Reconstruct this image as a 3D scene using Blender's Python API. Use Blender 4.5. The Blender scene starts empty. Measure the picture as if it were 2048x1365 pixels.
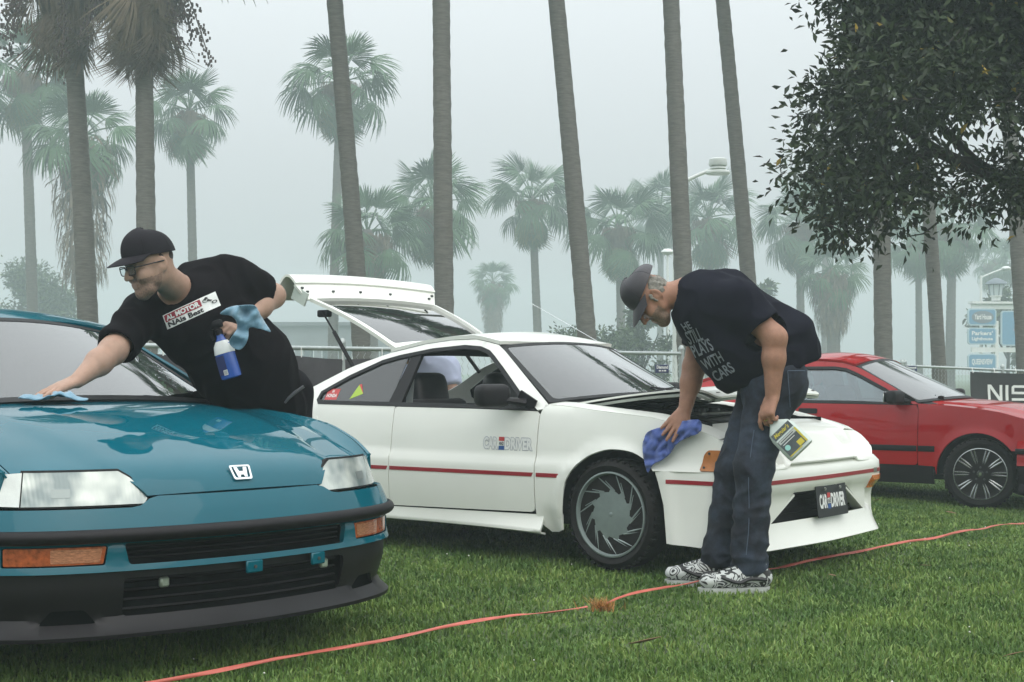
import bpy, bmesh, math, random
import numpy as np
from mathutils import Vector, Matrix, noise
from mathutils.geometry import delaunay_2d_cdt
from mathutils.bvhtree import BVHTree
rad = math.radians
SC = bpy.context.scene
COL = SC.collection
# ------------------------------------------------------------------ camera
F, HC, YH = 2844.0, 1.0, 745.0          # focal length and horizon in photo pixels, eye height in metres
cam = bpy.data.cameras.new('camera'); camo = bpy.data.objects.new('camera', cam); COL.objects.link(camo)
cam.sensor_width = 36.0; cam.lens = 36.0 * F / 2048.0
cam.shift_y = (YH - 682.5) / 2048.0
cam.clip_start = 0.05; cam.clip_end = 3000
camo.location = (0, 0, HC); camo.rotation_euler = (rad(90), 0, 0)
SC.camera = camo
# ------------------------------------------------------------------ sky, sun, exposure
SUN_EL, SUN_AZ = rad(50), rad(155)
world = bpy.data.worlds.new('World'); SC.world = world; world.use_nodes = True
wn, wl = world.node_tree.nodes, world.node_tree.links
wn.clear()
wo = wn.new('ShaderNodeOutputWorld'); wb = wn.new('ShaderNodeBackground'); sky = wn.new('ShaderNodeTexSky')
sky.sky_type = 'NISHITA'; sky.sun_disc = False; sky.sun_elevation = SUN_EL; sky.sun_rotation = SUN_AZ
sky.dust_density = 8.0; sky.air_density = 1.0; sky.ozone_density = 1.0
wb.inputs['Strength'].default_value = 0.1
# overcast deck: brighter overhead than at the horizon, same in every direction
geo = wn.new('ShaderNodeNewGeometry'); sep = wn.new('ShaderNodeSeparateXYZ')
tc = wn.new('ShaderNodeTexCoord')
wl.new(tc.outputs['Generated'], sep.inputs[0])
ramp = wn.new('ShaderNodeMapRange'); ramp.inputs['From Min'].default_value = 0.0; ramp.inputs['From Max'].default_value = 1.0
ramp.inputs['To Min'].default_value = 0.58; ramp.inputs['To Max'].default_value = 3.05
wl.new(sep.outputs['Z'], ramp.inputs['Value'])
deck = wn.new('ShaderNodeVectorMath'); deck.operation = 'SCALE'
deck.inputs[0].default_value = (7.3, 7.7, 7.85)
wl.new(ramp.outputs[0], deck.inputs['Scale'])
mixw = wn.new('ShaderNodeMix'); mixw.data_type = 'RGBA'; mixw.inputs['Factor'].default_value = 0.88
wl.new(sky.outputs[0], mixw.inputs['A']); wl.new(deck.outputs[0], mixw.inputs['B'])
wl.new(mixw.outputs['Result'], wb.inputs[0]); wl.new(wb.outputs[0], wo.inputs[0])
sun = bpy.data.lights.new('sun', 'SUN'); suno = bpy.data.objects.new('sun', sun); COL.objects.link(suno)
sun.energy = 0.7; sun.angle = rad(70); sun.color = (1.0, 0.96, 0.9)
suno.rotation_euler = (rad(90) - SUN_EL, 0, math.pi - SUN_AZ)
SC.view_settings.view_transform = 'Standard'; SC.view_settings.look = 'None'
SC.view_settings.exposure = 0.16; SC.view_settings.gamma = 1.0; SC.view_settings.use_curve_mapping = False
SC.render.engine = 'CYCLES'
SC.cycles.use_denoising = True
SC.cycles.max_bounces = 8; SC.cycles.transparent_max_bounces = 24; SC.cycles.volume_bounces = 2
SC.cycles.caustics_reflective = False; SC.cycles.caustics_refractive = False

# ------------------------------------------------------------------ helpers
def at(u, v, Y):
    """photo pixel and distance -> point in the place"""
    return np.array([(u - 1024) / F * Y, Y, HC - (v - YH) / F * Y])
def gz(x, y):
    """height of the lawn"""
    a = np.clip((np.asarray(x, float) - 1.2) / 4.5, 0, 1); b = np.clip((np.asarray(y, float) - 7.2) / 4.5, 0, 1)
    return -0.15 * (a * a * (3 - 2 * a)) * (b * b * (3 - 2 * b))
MATS = {}
def mat(name, col, rough=0.5, metal=0.0, spec=0.5, coat=0.0, vary=0.0, vscale=8.0, bump=0.0, bscale=60.0, emit=0, sheen=0, trans=0, stretch=None, coat_rough=0.03, col2=None, sss=0, spot=None):
    if name in MATS: return MATS[name]
    m = bpy.data.materials.new(name); m.use_nodes = True
    n, l = m.node_tree.nodes, m.node_tree.links
    b = n['Principled BSDF']; b.inputs['Base Color'].default_value = (*col, 1)
    b.inputs['Roughness'].default_value = rough; b.inputs['Metallic'].default_value = metal
    b.inputs['Specular IOR Level'].default_value = spec
    b.inputs['Coat Weight'].default_value = coat; b.inputs['Coat Roughness'].default_value = coat_rough
    if sheen: b.inputs['Sheen Weight'].default_value = sheen; b.inputs['Sheen Roughness'].default_value = .5
    if trans: b.inputs['Transmission Weight'].default_value = trans
    if sss: b.inputs['Subsurface Weight'].default_value = sss; b.inputs['Subsurface Radius'].default_value = (.012, .005, .003)
    t = n.new('ShaderNodeTexCoord')
    mp = n.new('ShaderNodeMapping'); l.new(t.outputs['Object'], mp.inputs[0])
    if stretch: mp.inputs['Scale'].default_value = stretch
    if vary or col2:
        nz = n.new('ShaderNodeTexNoise'); nz.inputs['Scale'].default_value = vscale; nz.inputs['Detail'].default_value = 6; nz.inputs['Roughness'].default_value = .65
        l.new(mp.outputs[0], nz.inputs['Vector'])
        mx = n.new('ShaderNodeMix'); mx.data_type = 'RGBA'
        c2 = col2 if col2 else tuple(min(1, c * (1 + vary)) for c in col); c1 = col if col2 else tuple(c * (1 - vary) for c in col)
        mx.inputs['A'].default_value = (*c1, 1); mx.inputs['B'].default_value = (*c2, 1)
        mr = n.new('ShaderNodeMapRange'); mr.inputs['From Min'].default_value = .3; mr.inputs['From Max'].default_value = .7
        l.new(nz.outputs['Fac'], mr.inputs['Value']); l.new(mr.outputs[0], mx.inputs['Factor']); l.new(mx.outputs['Result'], b.inputs['Base Color'])
    if bump:
        nb = n.new('ShaderNodeTexNoise'); nb.inputs['Scale'].default_value = bscale; nb.inputs['Detail'].default_value = 4
        l.new(mp.outputs[0], nb.inputs['Vector'])
        bp = n.new('ShaderNodeBump'); bp.inputs['Strength'].default_value = bump; bp.inputs['Distance'].default_value = .01
        l.new(nb.outputs['Fac'], bp.inputs['Height']); l.new(bp.outputs[0], b.inputs['Normal'])
    MATS[name] = m; return m
def glass(name, tint=(.75, .82, .82), refl=1.0):
    if name in MATS: return MATS[name]
    m = bpy.data.materials.new(name); m.use_nodes = True
    n, l = m.node_tree.nodes, m.node_tree.links; n.clear()
    o = n.new('ShaderNodeOutputMaterial'); tr = n.new('ShaderNodeBsdfTransparent'); gl = n.new('ShaderNodeBsdfGlossy'); mx = n.new('ShaderNodeMixShader'); fr = n.new('ShaderNodeFresnel')
    fr.inputs['IOR'].default_value = 1.52; tr.inputs[0].default_value = (*tint, 1); gl.inputs['Roughness'].default_value = .01
    mul = n.new('ShaderNodeMath'); mul.operation = 'MULTIPLY'; mul.inputs[1].default_value = refl; mul.use_clamp = True
    l.new(fr.outputs[0], mul.inputs[0]); l.new(mul.outputs[0], mx.inputs[0]); l.new(tr.outputs[0], mx.inputs[1]); l.new(gl.outputs[0], mx.inputs[2]); l.new(mx.outputs[0], o.inputs[0])
    MATS[name] = m; return m

def mesh(name, v, f, smooth=True, sharp=40):
    me = bpy.data.meshes.new(name)
    me.from_pydata([tuple(map(float, p)) for p in v] if not isinstance(v, np.ndarray) else v.tolist(), [], [list(map(int, q)) for q in f])
    me.validate(); me.update()
    if smooth:
        me.polygons.foreach_set('use_smooth', [True] * len(me.polygons))
        if sharp: me.set_sharp_from_angle(angle=rad(sharp))
    return me
def mesh_np(name, v, tri, smooth=False):
    """big triangle mesh from arrays"""
    me = bpy.data.meshes.new(name); v = np.asarray(v, np.float32); tri = np.asarray(tri, np.int32)
    k = tri.shape[1]
    me.vertices.add(len(v)); me.vertices.foreach_set('co', v.ravel())
    me.loops.add(tri.size); me.loops.foreach_set('vertex_index', tri.ravel())
    me.polygons.add(len(tri)); me.polygons.foreach_set('loop_start', np.arange(0, tri.size, k, dtype=np.int32))
    me.update(calc_edges=True); me.validate()
    if smooth: me.polygons.foreach_set('use_smooth', np.ones(len(tri), bool))
    return me
def link(name, me, m, parent=None):
    o = bpy.data.objects.new(name, me); COL.objects.link(o)
    if m is not None and len(me.materials) == 0: me.materials.append(m)
    if parent is not None: o.parent = parent
    return o
def add(name, vf, m, parent=None, smooth=True, sharp=40):
    return link(name, mesh(name, vf[0], vf[1], smooth, sharp), m, parent)
def thing(name, label, cat, loc=(0, 0, 0), rz=0.0, group=None):
    o = bpy.data.objects.new(name, None); COL.objects.link(o); o.empty_display_size = .2
    o.location = loc; o.rotation_euler = (0, 0, rz)
    return tag(o, label, cat, group)
def tag(o, label, cat, group=None):
    o['label'] = label; o['category'] = cat
    if group: o['group'] = group
    return o
def kind(o, k): o['kind'] = k; return o
def merge(*parts):
    V, Fc, n = [], [], 0
    for v, f in parts:
        v = np.asarray(v, float); V.append(v); Fc += [tuple(i + n for i in q) for q in f]; n += len(v)
    return np.concatenate(V), Fc
def xf(vf, M):
    v = np.asarray(vf[0], float); M = np.array(M); return v @ M[:3, :3].T + M[:3, 3], vf[1]
def mv(vf, d): return np.asarray(vf[0], float) + np.asarray(d, float), vf[1]
def boxm(c, s, rot=None):
    x, y, z = [q / 2 for q in s]
    v = np.array([(-x, -y, -z), (x, -y, -z), (x, y, -z), (-x, y, -z), (-x, -y, z), (x, -y, z), (x, y, z), (-x, y, z)])
    if rot is not None: v = v @ np.array(rot.to_3x3()).T
    return v + np.array(c), [(3, 2, 1, 0), (4, 5, 6, 7), (0, 1, 5, 4), (1, 2, 6, 5), (2, 3, 7, 6), (3, 0, 4, 7)]
def rbox(c, s, r=.01, seg=2, rot=None):
    bm = bmesh.new(); bmesh.ops.create_cube(bm, size=1.0)
    for q in bm.verts: q.co = Vector((q.co.x * s[0], q.co.y * s[1], q.co.z * s[2]))
    bmesh.ops.bevel(bm, geom=list(bm.edges), offset=min(r, min(s) * .49), segments=seg, profile=.5, affect='EDGES')
    v = np.array([q.co[:] for q in bm.verts]); bm.verts.index_update(); f = [tuple(x.index for x in q.verts) for q in bm.faces]; bm.free()
    if rot is not None: v = v @ np.array(rot.to_3x3()).T
    return v + np.array(c), f
def tube(P, R, n=8, caps=True, flat=1.0, up=None):
    P = np.asarray(P, float); R = np.full(len(P), R) if np.isscalar(R) else np.asarray(R, float)
    T = np.gradient(P, axis=0); T /= np.linalg.norm(T, axis=1)[:, None] + 1e-12
    u = np.array(up if up is not None else ((0, 0, 1) if abs(T[0, 2]) < .9 else (1, 0, 0)), float); V = []
    for i in range(len(P)):
        a = np.cross(T[i], u); a /= np.linalg.norm(a) + 1e-12; b = np.cross(a, T[i]); u = b
        t = np.arange(n) * 2 * math.pi / n
        V.append(P[i] + R[i] * (np.cos(t)[:, None] * a + flat * np.sin(t)[:, None] * b))
    f = [(i * n + j, i * n + (j + 1) % n, (i + 1) * n + (j + 1) % n, (i + 1) * n + j) for i in range(len(P) - 1) for j in range(n)]
    if caps: f += [tuple(range(n - 1, -1, -1)), tuple((len(P) - 1) * n + j for j in range(n))]
    return np.concatenate(V), f
def lathe(prof, n=32, axis='y', closed=False):
    """prof: (radius, height) list revolved about axis"""
    V = []
    for r, h in prof:
        t = np.arange(n) * 2 * math.pi / n; c, s = r * np.cos(t), r * np.sin(t); z = np.full(n, h)
        V.append(np.stack({'z': (c, s, z), 'y': (c, z, s), 'x': (z, c, s)}[axis], 1))
    m = len(prof); f = []
    for i in range(m if closed else m - 1):
        k = (i + 1) % m
        for j in range(n): f.append((i * n + j, i * n + (j + 1) % n, k * n + (j + 1) % n, k * n + j) if axis != 'y' else (i * n + j, k * n + j, k * n + (j + 1) % n, i * n + (j + 1) % n))
    if not closed:
        a = list(range(n)); b = [(m - 1) * n + j for j in range(n)]
        f += [tuple(a[::-1] if axis != 'y' else a), tuple(b if axis != 'y' else b[::-1])]
    return np.concatenate(V), f
def smooth_line(pts, n=8, closed=False):
    """Catmull-Rom through points"""
    P = np.asarray(pts, float); m = len(P); out = []
    for i in range(m if closed else m - 1):
        g = (lambda k: P[k % m]) if closed else (lambda k: P[min(max(k, 0), m - 1)])
        a, b, c, d = g(i - 1), g(i), g(i + 1), g(i + 2)
        for t in np.arange(n) / n: out.append(.5 * ((2 * b) + (c - a) * t + (2 * a - 5 * b + 4 * c - d) * t * t + (3 * b - 3 * c + d - a) * t ** 3))
    if not closed: out.append(P[-1])
    return np.array(out)
def rounded(pts, r, n=4):
    """polygon with rounded corners; r a number or one per corner"""
    P = np.asarray(pts, float); m = len(P); out = []
    for i in range(m):
        a, b, c = P[i - 1], P[i], P[(i + 1) % m]; rr = r[i] if hasattr(r, '__len__') else r
        la, lc = np.linalg.norm(a - b), np.linalg.norm(c - b); q = min(rr, la * .45, lc * .45)
        if q < 1e-4: out.append(b); continue
        s, e = b + (a - b) / la * q, b + (c - b) / lc * q
        for t in np.linspace(0, 1, n + 1): out.append((1 - t) ** 2 * s + 2 * t * (1 - t) * b + t * t * e)
    return np.array(out)
def inpoly(P, poly):
    x, y = P[:, 0], P[:, 1]; c = np.zeros(len(P), bool); q = np.roll(poly, 1, 0)
    for (x1, y1), (x2, y2) in zip(poly, q):
        k = ((y1 > y) != (y2 > y)); xi = (x2 - x1) * (y - y1) / ((y2 - y1) if abs(y2 - y1) > 1e-12 else 1e-12) + x1
        c ^= k & (x < xi)
    return c
def resample(poly, step):
    P = np.asarray(poly, float); out = []
    for i in range(len(P)):
        a, b = P[i], P[(i + 1) % len(P)]; k = max(1, int(math.ceil(np.linalg.norm(b - a) / step)))
        for j in range(k): out.append(a + (b - a) * j / k)
    return np.array(out)
def panel(outline, fn, holes=(), step=.035, thick=.012, flip=False, edge=None, roll=.0):
    """sheet with the given 2-D outline and holes, bent onto fn(a,b)->xyz and given thickness"""
    loops = [resample(o, edge or step) for o in [outline, *holes]]
    pts = np.concatenate(loops); ed = []; n = 0
    for lp in loops:
        ed += [(n + i, n + (i + 1) % len(lp)) for i in range(len(lp))]; n += len(lp)
    lo, hi = loops[0].min(0), loops[0].max(0)
    gx, gy = np.meshgrid(np.arange(lo[0] + step * .5, hi[0], step), np.arange(lo[1] + step * .5, hi[1], step))
    G = np.stack([gx.ravel(), gy.ravel()], 1); G = G[inpoly(G, loops[0])]
    for h in loops[1:]: G = G[~inpoly(G, h)]
    if len(G):
        keep = np.ones(len(G), bool)
        for k in range(0, len(G), 400):
            d = np.linalg.norm(G[k:k + 400, None] - pts[None], axis=2).min(1); keep[k:k + 400] = d > step * .45
        G = G[keep]
    allp = np.concatenate([pts, G]) if len(G) else pts
    r = delaunay_2d_cdt([Vector(p) for p in allp], ed, [], 0, 1e-6)
    v2 = np.array([p[:] for p in r[0]]); tri = np.array([t for t in r[2] if len(t) == 3])
    c = v2[tri].mean(1); k = inpoly(c, loops[0])
    for h in loops[1:]: k &= ~inpoly(c, h)
    tri = tri[k]
    a, b, cc = v2[tri[:, 0]], v2[tri[:, 1]], v2[tri[:, 2]]
    ar = (b[:, 0] - a[:, 0]) * (cc[:, 1] - a[:, 1]) - (b[:, 1] - a[:, 1]) * (cc[:, 0] - a[:, 0])
    tri[ar < 0] = tri[ar < 0][:, ::-1]; tri = tri[np.abs(ar) > 1e-10]
    V = np.stack(fn(v2[:, 0], v2[:, 1]), 1)
    if flip: tri = tri[:, ::-1]
    if thick <= 0: return V, [tuple(t) for t in tri]
    N = np.zeros_like(V); fnrm = np.cross(V[tri[:, 1]] - V[tri[:, 0]], V[tri[:, 2]] - V[tri[:, 0]])
    for i in range(3): np.add.at(N, tri[:, i], fnrm)
    N /= np.linalg.norm(N, axis=1)[:, None] + 1e-12
    B = V - N * thick; m = len(V)
    cnt = {}
    for t in tri:
        for i in range(3):
            e = (t[i], t[(i + 1) % 3]); cnt[e] = 1
    f = [tuple(t) for t in tri] + [tuple(t[::-1] + m) for t in tri]
    for (i, j) in cnt:
        if (j, i) not in cnt: f.append((i, i + m, j + m, j)) 
    return np.concatenate([V, B]), f
def mirror_y(vf): 
    v = np.asarray(vf[0], float).copy(); v[:, 1] *= -1; return v, [tuple(q[::-1]) for q in vf[1]]
def text_mesh(s, size=1.0, bold=0.0, xs=1.0, shear=0.0, spacing=1.0, align='LEFT'):
    """flat lettering -> (verts2d, faces)"""
    cu = bpy.data.curves.new('t', 'FONT'); cu.body = s; cu.size = size; cu.offset = bold; cu.shear = shear; cu.space_character = spacing
    cu.align_x = align; cu.resolution_u = 3; cu.fill_mode = 'FRONT'
    o = bpy.data.objects.new('t', cu); COL.objects.link(o); dg = bpy.context.evaluated_depsgraph_get(); dg.update()
    me = o.evaluated_get(dg).to_mesh(); v = np.array([q.co[:2] for q in me.vertices]).reshape(-1, 2); f = [tuple(p.vertices) for p in me.polygons]
    o.evaluated_get(dg).to_mesh_clear(); bpy.data.objects.remove(o); bpy.data.curves.remove(cu)
    v = v * np.array([xs, 1.0]); return v, f
def fit2(vf, x0, y0, x1, y1):
    v = vf[0]; lo, hi = v.min(0), v.max(0); return (v - lo) / (hi - lo) * np.array([x1 - x0, y1 - y0]) + np.array([x0, y0]), vf[1]
def lay(vf2, o, ux, uy, lift=0.0):
    """2-D shape onto the plane o + x*ux + y*uy"""
    o, ux, uy = map(lambda q: np.asarray(q, float), (o, ux, uy)); n = np.cross(ux, uy); n /= np.linalg.norm(n)
    v = vf2[0]; return o + v[:, :1] * ux + v[:, 1:2] * uy + n * lift, vf2[1]
def rect2(x0, y0, x1, y1): return np.array([(x0, y0), (x1, y0), (x1, y1), (x0, y1)], float), [(0, 1, 2, 3)]
def poly2(pts): return np.array(pts, float), [tuple(range(len(pts)))]
def subdiv2(vf2, step):
    bm = bmesh.new(); vs = [bm.verts.new((*p, 0)) for p in vf2[0]]
    for q in vf2[1]:
        try: bm.faces.new([vs[i] for i in q])
        except ValueError: pass
    bmesh.ops.triangulate(bm, faces=list(bm.faces))
    for _ in range(4):
        e = [x for x in bm.edges if x.calc_length() > step]
        if not e: break
        bmesh.ops.subdivide_edges(bm, edges=e, cuts=1); bmesh.ops.triangulate(bm, faces=list(bm.faces))
    bm.verts.index_update(); v = np.array([q.co[:2] for q in bm.verts]); f = [tuple(x.index for x in q.verts) for q in bm.faces]; bm.free(); return v, f
def project(vf2, o, ux, uy, dirn, bvh, lift=.003, step=.02):
    """flat print laid onto a surface along dirn"""
    v2, f = subdiv2(vf2, step); o, ux, uy = map(lambda q: np.asarray(q, float), (o, ux, uy)); d = Vector(dirn).normalized(); out = []
    for a, b in v2:
        p = Vector(o + a * ux + b * uy); d = (p - Vector((0, 0, HC))).normalized(); h = bvh.ray_cast(p, d, 3.0)
        out.append((h[0] + h[1] * lift * (1 if h[1].dot(d) < 0 else -1))[:] if h[0] else (p + d * .05)[:])
    return np.array(out), f
def bvh_of(vf): return BVHTree.FromPolygons([tuple(p) for p in np.asarray(vf[0]).tolist()], [tuple(map(int, q)) for q in vf[1]])
# ------------------------------------------------------------------ setting: lawn, haze
rng = np.random.default_rng(7)
def build_ground():
    xs = np.concatenate([-np.geomspace(400, 14, 14), np.linspace(-13, 13, 53), np.geomspace(14, 400, 14)])
    ys = np.concatenate([-np.geomspace(300, 3, 10), np.linspace(-2, 26, 57), np.geomspace(28, 600, 14)])
    X, Y = np.meshgrid(xs, ys); Z = gz(X, Y) + .006 * np.sin(X * 1.7 + .4) * np.sin(Y * 1.3) * (np.abs(X) < 14) - .028
    n, m = len(xs), len(ys); V = np.stack([X.ravel(), Y.ravel(), Z.ravel()], 1)
    f = [(j * n + i, j * n + i + 1, (j + 1) * n + i + 1, (j + 1) * n + i) for j in range(m - 1) for i in range(n - 1)]
    g = mat('lawn soil', (.065, .095, .03), .9, vary=.45, vscale=3.0, bump=.6, bscale=40)
    kind(add('ground', (V, f), g, sharp=0), 'structure')
def blade_mat():
    m = mat('grass blade', (.085, .15, .045), .55, spec=.3)
    n, l = m.node_tree.nodes, m.node_tree.links; b = n['Principled BSDF']
    ge = n.new('ShaderNodeNewGeometry'); cr = n.new('ShaderNodeValToRGB'); e = cr.color_ramp.elements
    e[0].color = (.095, .18, .042, 1); e[1].color = (.27, .32, .11, 1); x = cr.color_ramp.elements.new(.6); x.color = (.148, .24, .058, 1)
    x = cr.color_ramp.elements.new(.93); x.color = (.20, .28, .085, 1)
    l.new(ge.outputs['Random Per Island'], cr.inputs[0])
    t = n.new('ShaderNodeTexCoord'); nz = n.new('ShaderNodeTexNoise'); nz.inputs['Scale'].default_value = 2.2; nz.inputs['Detail'].default_value = 5
    l.new(t.outputs['Object'], nz.inputs['Vector']); mx = n.new('ShaderNodeMix'); mx.data_type = 'RGBA'; mx.blend_type = 'MULTIPLY'; mx.inputs['Factor'].default_value = .8
    mr = n.new('ShaderNodeValToRGB'); mr.color_ramp.elements[0].position = .35; mr.color_ramp.elements[1].position = .65
    mr.color_ramp.elements[0].color = (.42, .55, .42, 1); mr.color_ramp.elements[1].color = (1.15, 1.1, .9, 1)
    l.new(nz.outputs['Fac'], mr.inputs[0]); l.new(cr.outputs[0], mx.inputs['A']); l.new(mr.outputs[0], mx.inputs['B']); l.new(mx.outputs['Result'], b.inputs['Base Color'])
    b.inputs['Subsurface Weight'].default_value = 0.0
    return m
def build_grass(N=440000):
    Y = 3.6 + (15.5 - 3.6) * rng.random(N) ** 1.55
    X = (rng.random(N) * 2 - 1) * (Y * .40 + 1.1)
    h = .019 + .021 * rng.random(N) ** 1.8 + .006 * np.sin(X * 2.3 + 1) * np.sin(Y * 1.9); h = np.clip(h, .016, .06); w = .0022 + .0026 * rng.random(N); w *= np.clip(Y / 6, .9, 1.9)
    a = rng.random(N) * 2 * math.pi; b = rng.random(N) * 2 * math.pi; ln = rng.random(N) ** 1.3 * 1.0
    Z = gz(X, Y) - .028
    dx, dy = np.cos(a) * w, np.sin(a) * w; lx, ly = np.cos(b) * ln * h, np.sin(b) * ln * h
    base = np.stack([X, Y, Z], 1); V = np.zeros((N, 5, 3))
    side = np.stack([dx, dy, 0 * dx], 1); lean = np.stack([lx, ly, 0 * lx], 1); up = np.stack([0 * h, 0 * h, h], 1)
    V[:, 0] = base - side; V[:, 1] = base + side; V[:, 2] = base + side * .8 + up * .6 + lean * .35; V[:, 3] = base - side * .8 + up * .6 + lean * .35; V[:, 4] = base + up * (1 - .25 * ln[:, None]) + lean
    i = np.arange(N)[:, None] * 5; T = np.concatenate([i + [0, 1, 2], i + [0, 2, 3], i + [3, 2, 4]], 0)
    o = link('grass', mesh_np('grass', V.reshape(-1, 3), T), blade_mat()); kind(o, 'stuff'); o['label'] = 'short green lawn grass with darker tufts under the parked cars'
build_ground(); build_grass()
def build_haze():
    m = bpy.data.materials.new('haze air'); m.use_nodes = True; n, l = m.node_tree.nodes, m.node_tree.links; n.clear()
    o = n.new('ShaderNodeOutputMaterial'); v = n.new('ShaderNodeVolumePrincipled'); v.inputs['Color'].default_value = (.84, .97, 1.0, 1); v.inputs['Density'].default_value = HAZE; v.inputs['Anisotropy'].default_value = .25
    l.new(v.outputs[0], o.inputs['Volume'])
    ob = add('haze', boxm((0, 85, 6.2), (420, 290, 16.4)), m, smooth=False); kind(ob, 'stuff'); ob['label'] = 'pale sea fog hanging over the whole lawn'
HAZE = .0044
build_haze()
# ------------------------------------------------------------------ palms
BARK = mat('palm bark', (.125, .115, .10), .9, vary=.35, vscale=5, bump=.9, bscale=9, stretch=(1, 1, 7))
LEAF = mat('palm leaf', (.055, .12, .045), .55, vary=.3, vscale=1.2, spec=.3)
LEAFO = mat('palm leaf old', (.13, .15, .045), .6, vary=.35, vscale=1.5, spec=.2)
DEAD = mat('palm thatch', (.15, .115, .075), .9, vary=.35, vscale=3)
SEED = mat('palm seed', (.06, .035, .03), .8, vary=.3, vscale=30)
def frond_mesh(name, nseg, spread, droop, seed, m, split=.5, pet=.56):
    r = np.random.default_rng(seed); parts = [tube([(0, 0, 0), (pet * .5, 0, .02), (pet, 0, 0)], [.016, .011, .008], 4, caps=False)]
    V, f, n = [], [], 0
    for i in range(nseg):
        a = (i / (nseg - 1) - .5) * spread; L = (.46 + .07 * r.random()) * (.74 + .26 * math.cos(a * .7)); da = spread / (nseg - 1) * .5
        c, s = math.cos(a), math.sin(a); dr = droop * (.7 + .6 * r.random()); tw = r.normal() * .06
        rows = []
        for t in (.06, .42, .72, 1.0):
            wd = min(t, split + .12) * L * math.tan(da) * (1.0 if t < .5 else (.75 if t < .9 else .08))
            d = t * L; z = -dr * (t ** 2.3) * L * 1.15 - .10 * abs(math.sin(a)) * t
            d2 = d * (1 - .28 * dr * t * t)
            x, y = pet + d2 * c, d2 * math.sin(a + tw * t); fold = wd * .55
            rows.append([(x + s * wd, y - c * wd, z - fold), (x, y, z), (x - s * wd, y + c * wd, z - fold)])
        for k in rows: V += k
        for k in range(3):
            q = n + k * 3; f += [(q, q + 1, q + 4, q + 3), (q + 1, q + 2, q + 5, q + 4)]
        n += 12
    v, ff = merge(*parts, (np.array(V), f)); me = mesh(name, v, ff, smooth=False); me.materials.append(m); return me
FR = {'young': frond_mesh('frond', 24, 2.4, .12, 1, LEAF, pet=.5), 'mid': frond_mesh('frond', 34, 4.1, .40, 2, LEAF), 'mid2': frond_mesh('frond', 34, 4.3, .55, 3, LEAF), 'low': frond_mesh('frond', 34, 4.2, .70, 4, LEAF), 'old': frond_mesh('frond', 30, 3.8, .8, 5, LEAFO, pet=.48), 'dead': frond_mesh('frond', 22, 1.0, .55, 6, DEAD, pet=.42)}
def strips(n, r0, r1, z0, z1, seed, wid=.03, out=.1):
    """hanging dead leaf strips round a trunk"""
    r = np.random.default_rng(seed); V, f = [], []
    for i in range(n):
        a = r.random() * 6.283; t = r.random(); R = r0 + (r1 - r0) * r.random(); z = z0 + (z1 - z0) * t; L = (.45 + .7 * r.random()) * min(1, abs(z1 - z0) + .4); o = out * r.random()
        w = wid * (.5 + r.random()); c, s = math.cos(a), math.sin(a); da = r.normal() * .15; k = len(V)
        V += [((R) * c - s * w, (R) * s + c * w, z), ((R) * c + s * w, (R) * s - c * w, z), ((R + o * .7) * math.cos(a + da) + s * w * .9, (R + o * .7) * math.sin(a + da) - c * w * .9, z - L * .6), ((R + o * .7) * math.cos(a + da) - s * w * .9, (R + o * .7) * math.sin(a + da) + c * w * .9, z - L * .6), ((R + o) * math.cos(a + da), (R + o) * math.sin(a + da), z - L)]
        f += [(k, k + 1, k + 2, k + 3), (k + 3, k + 2, k + 4)]
    return np.array(V), f
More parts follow.
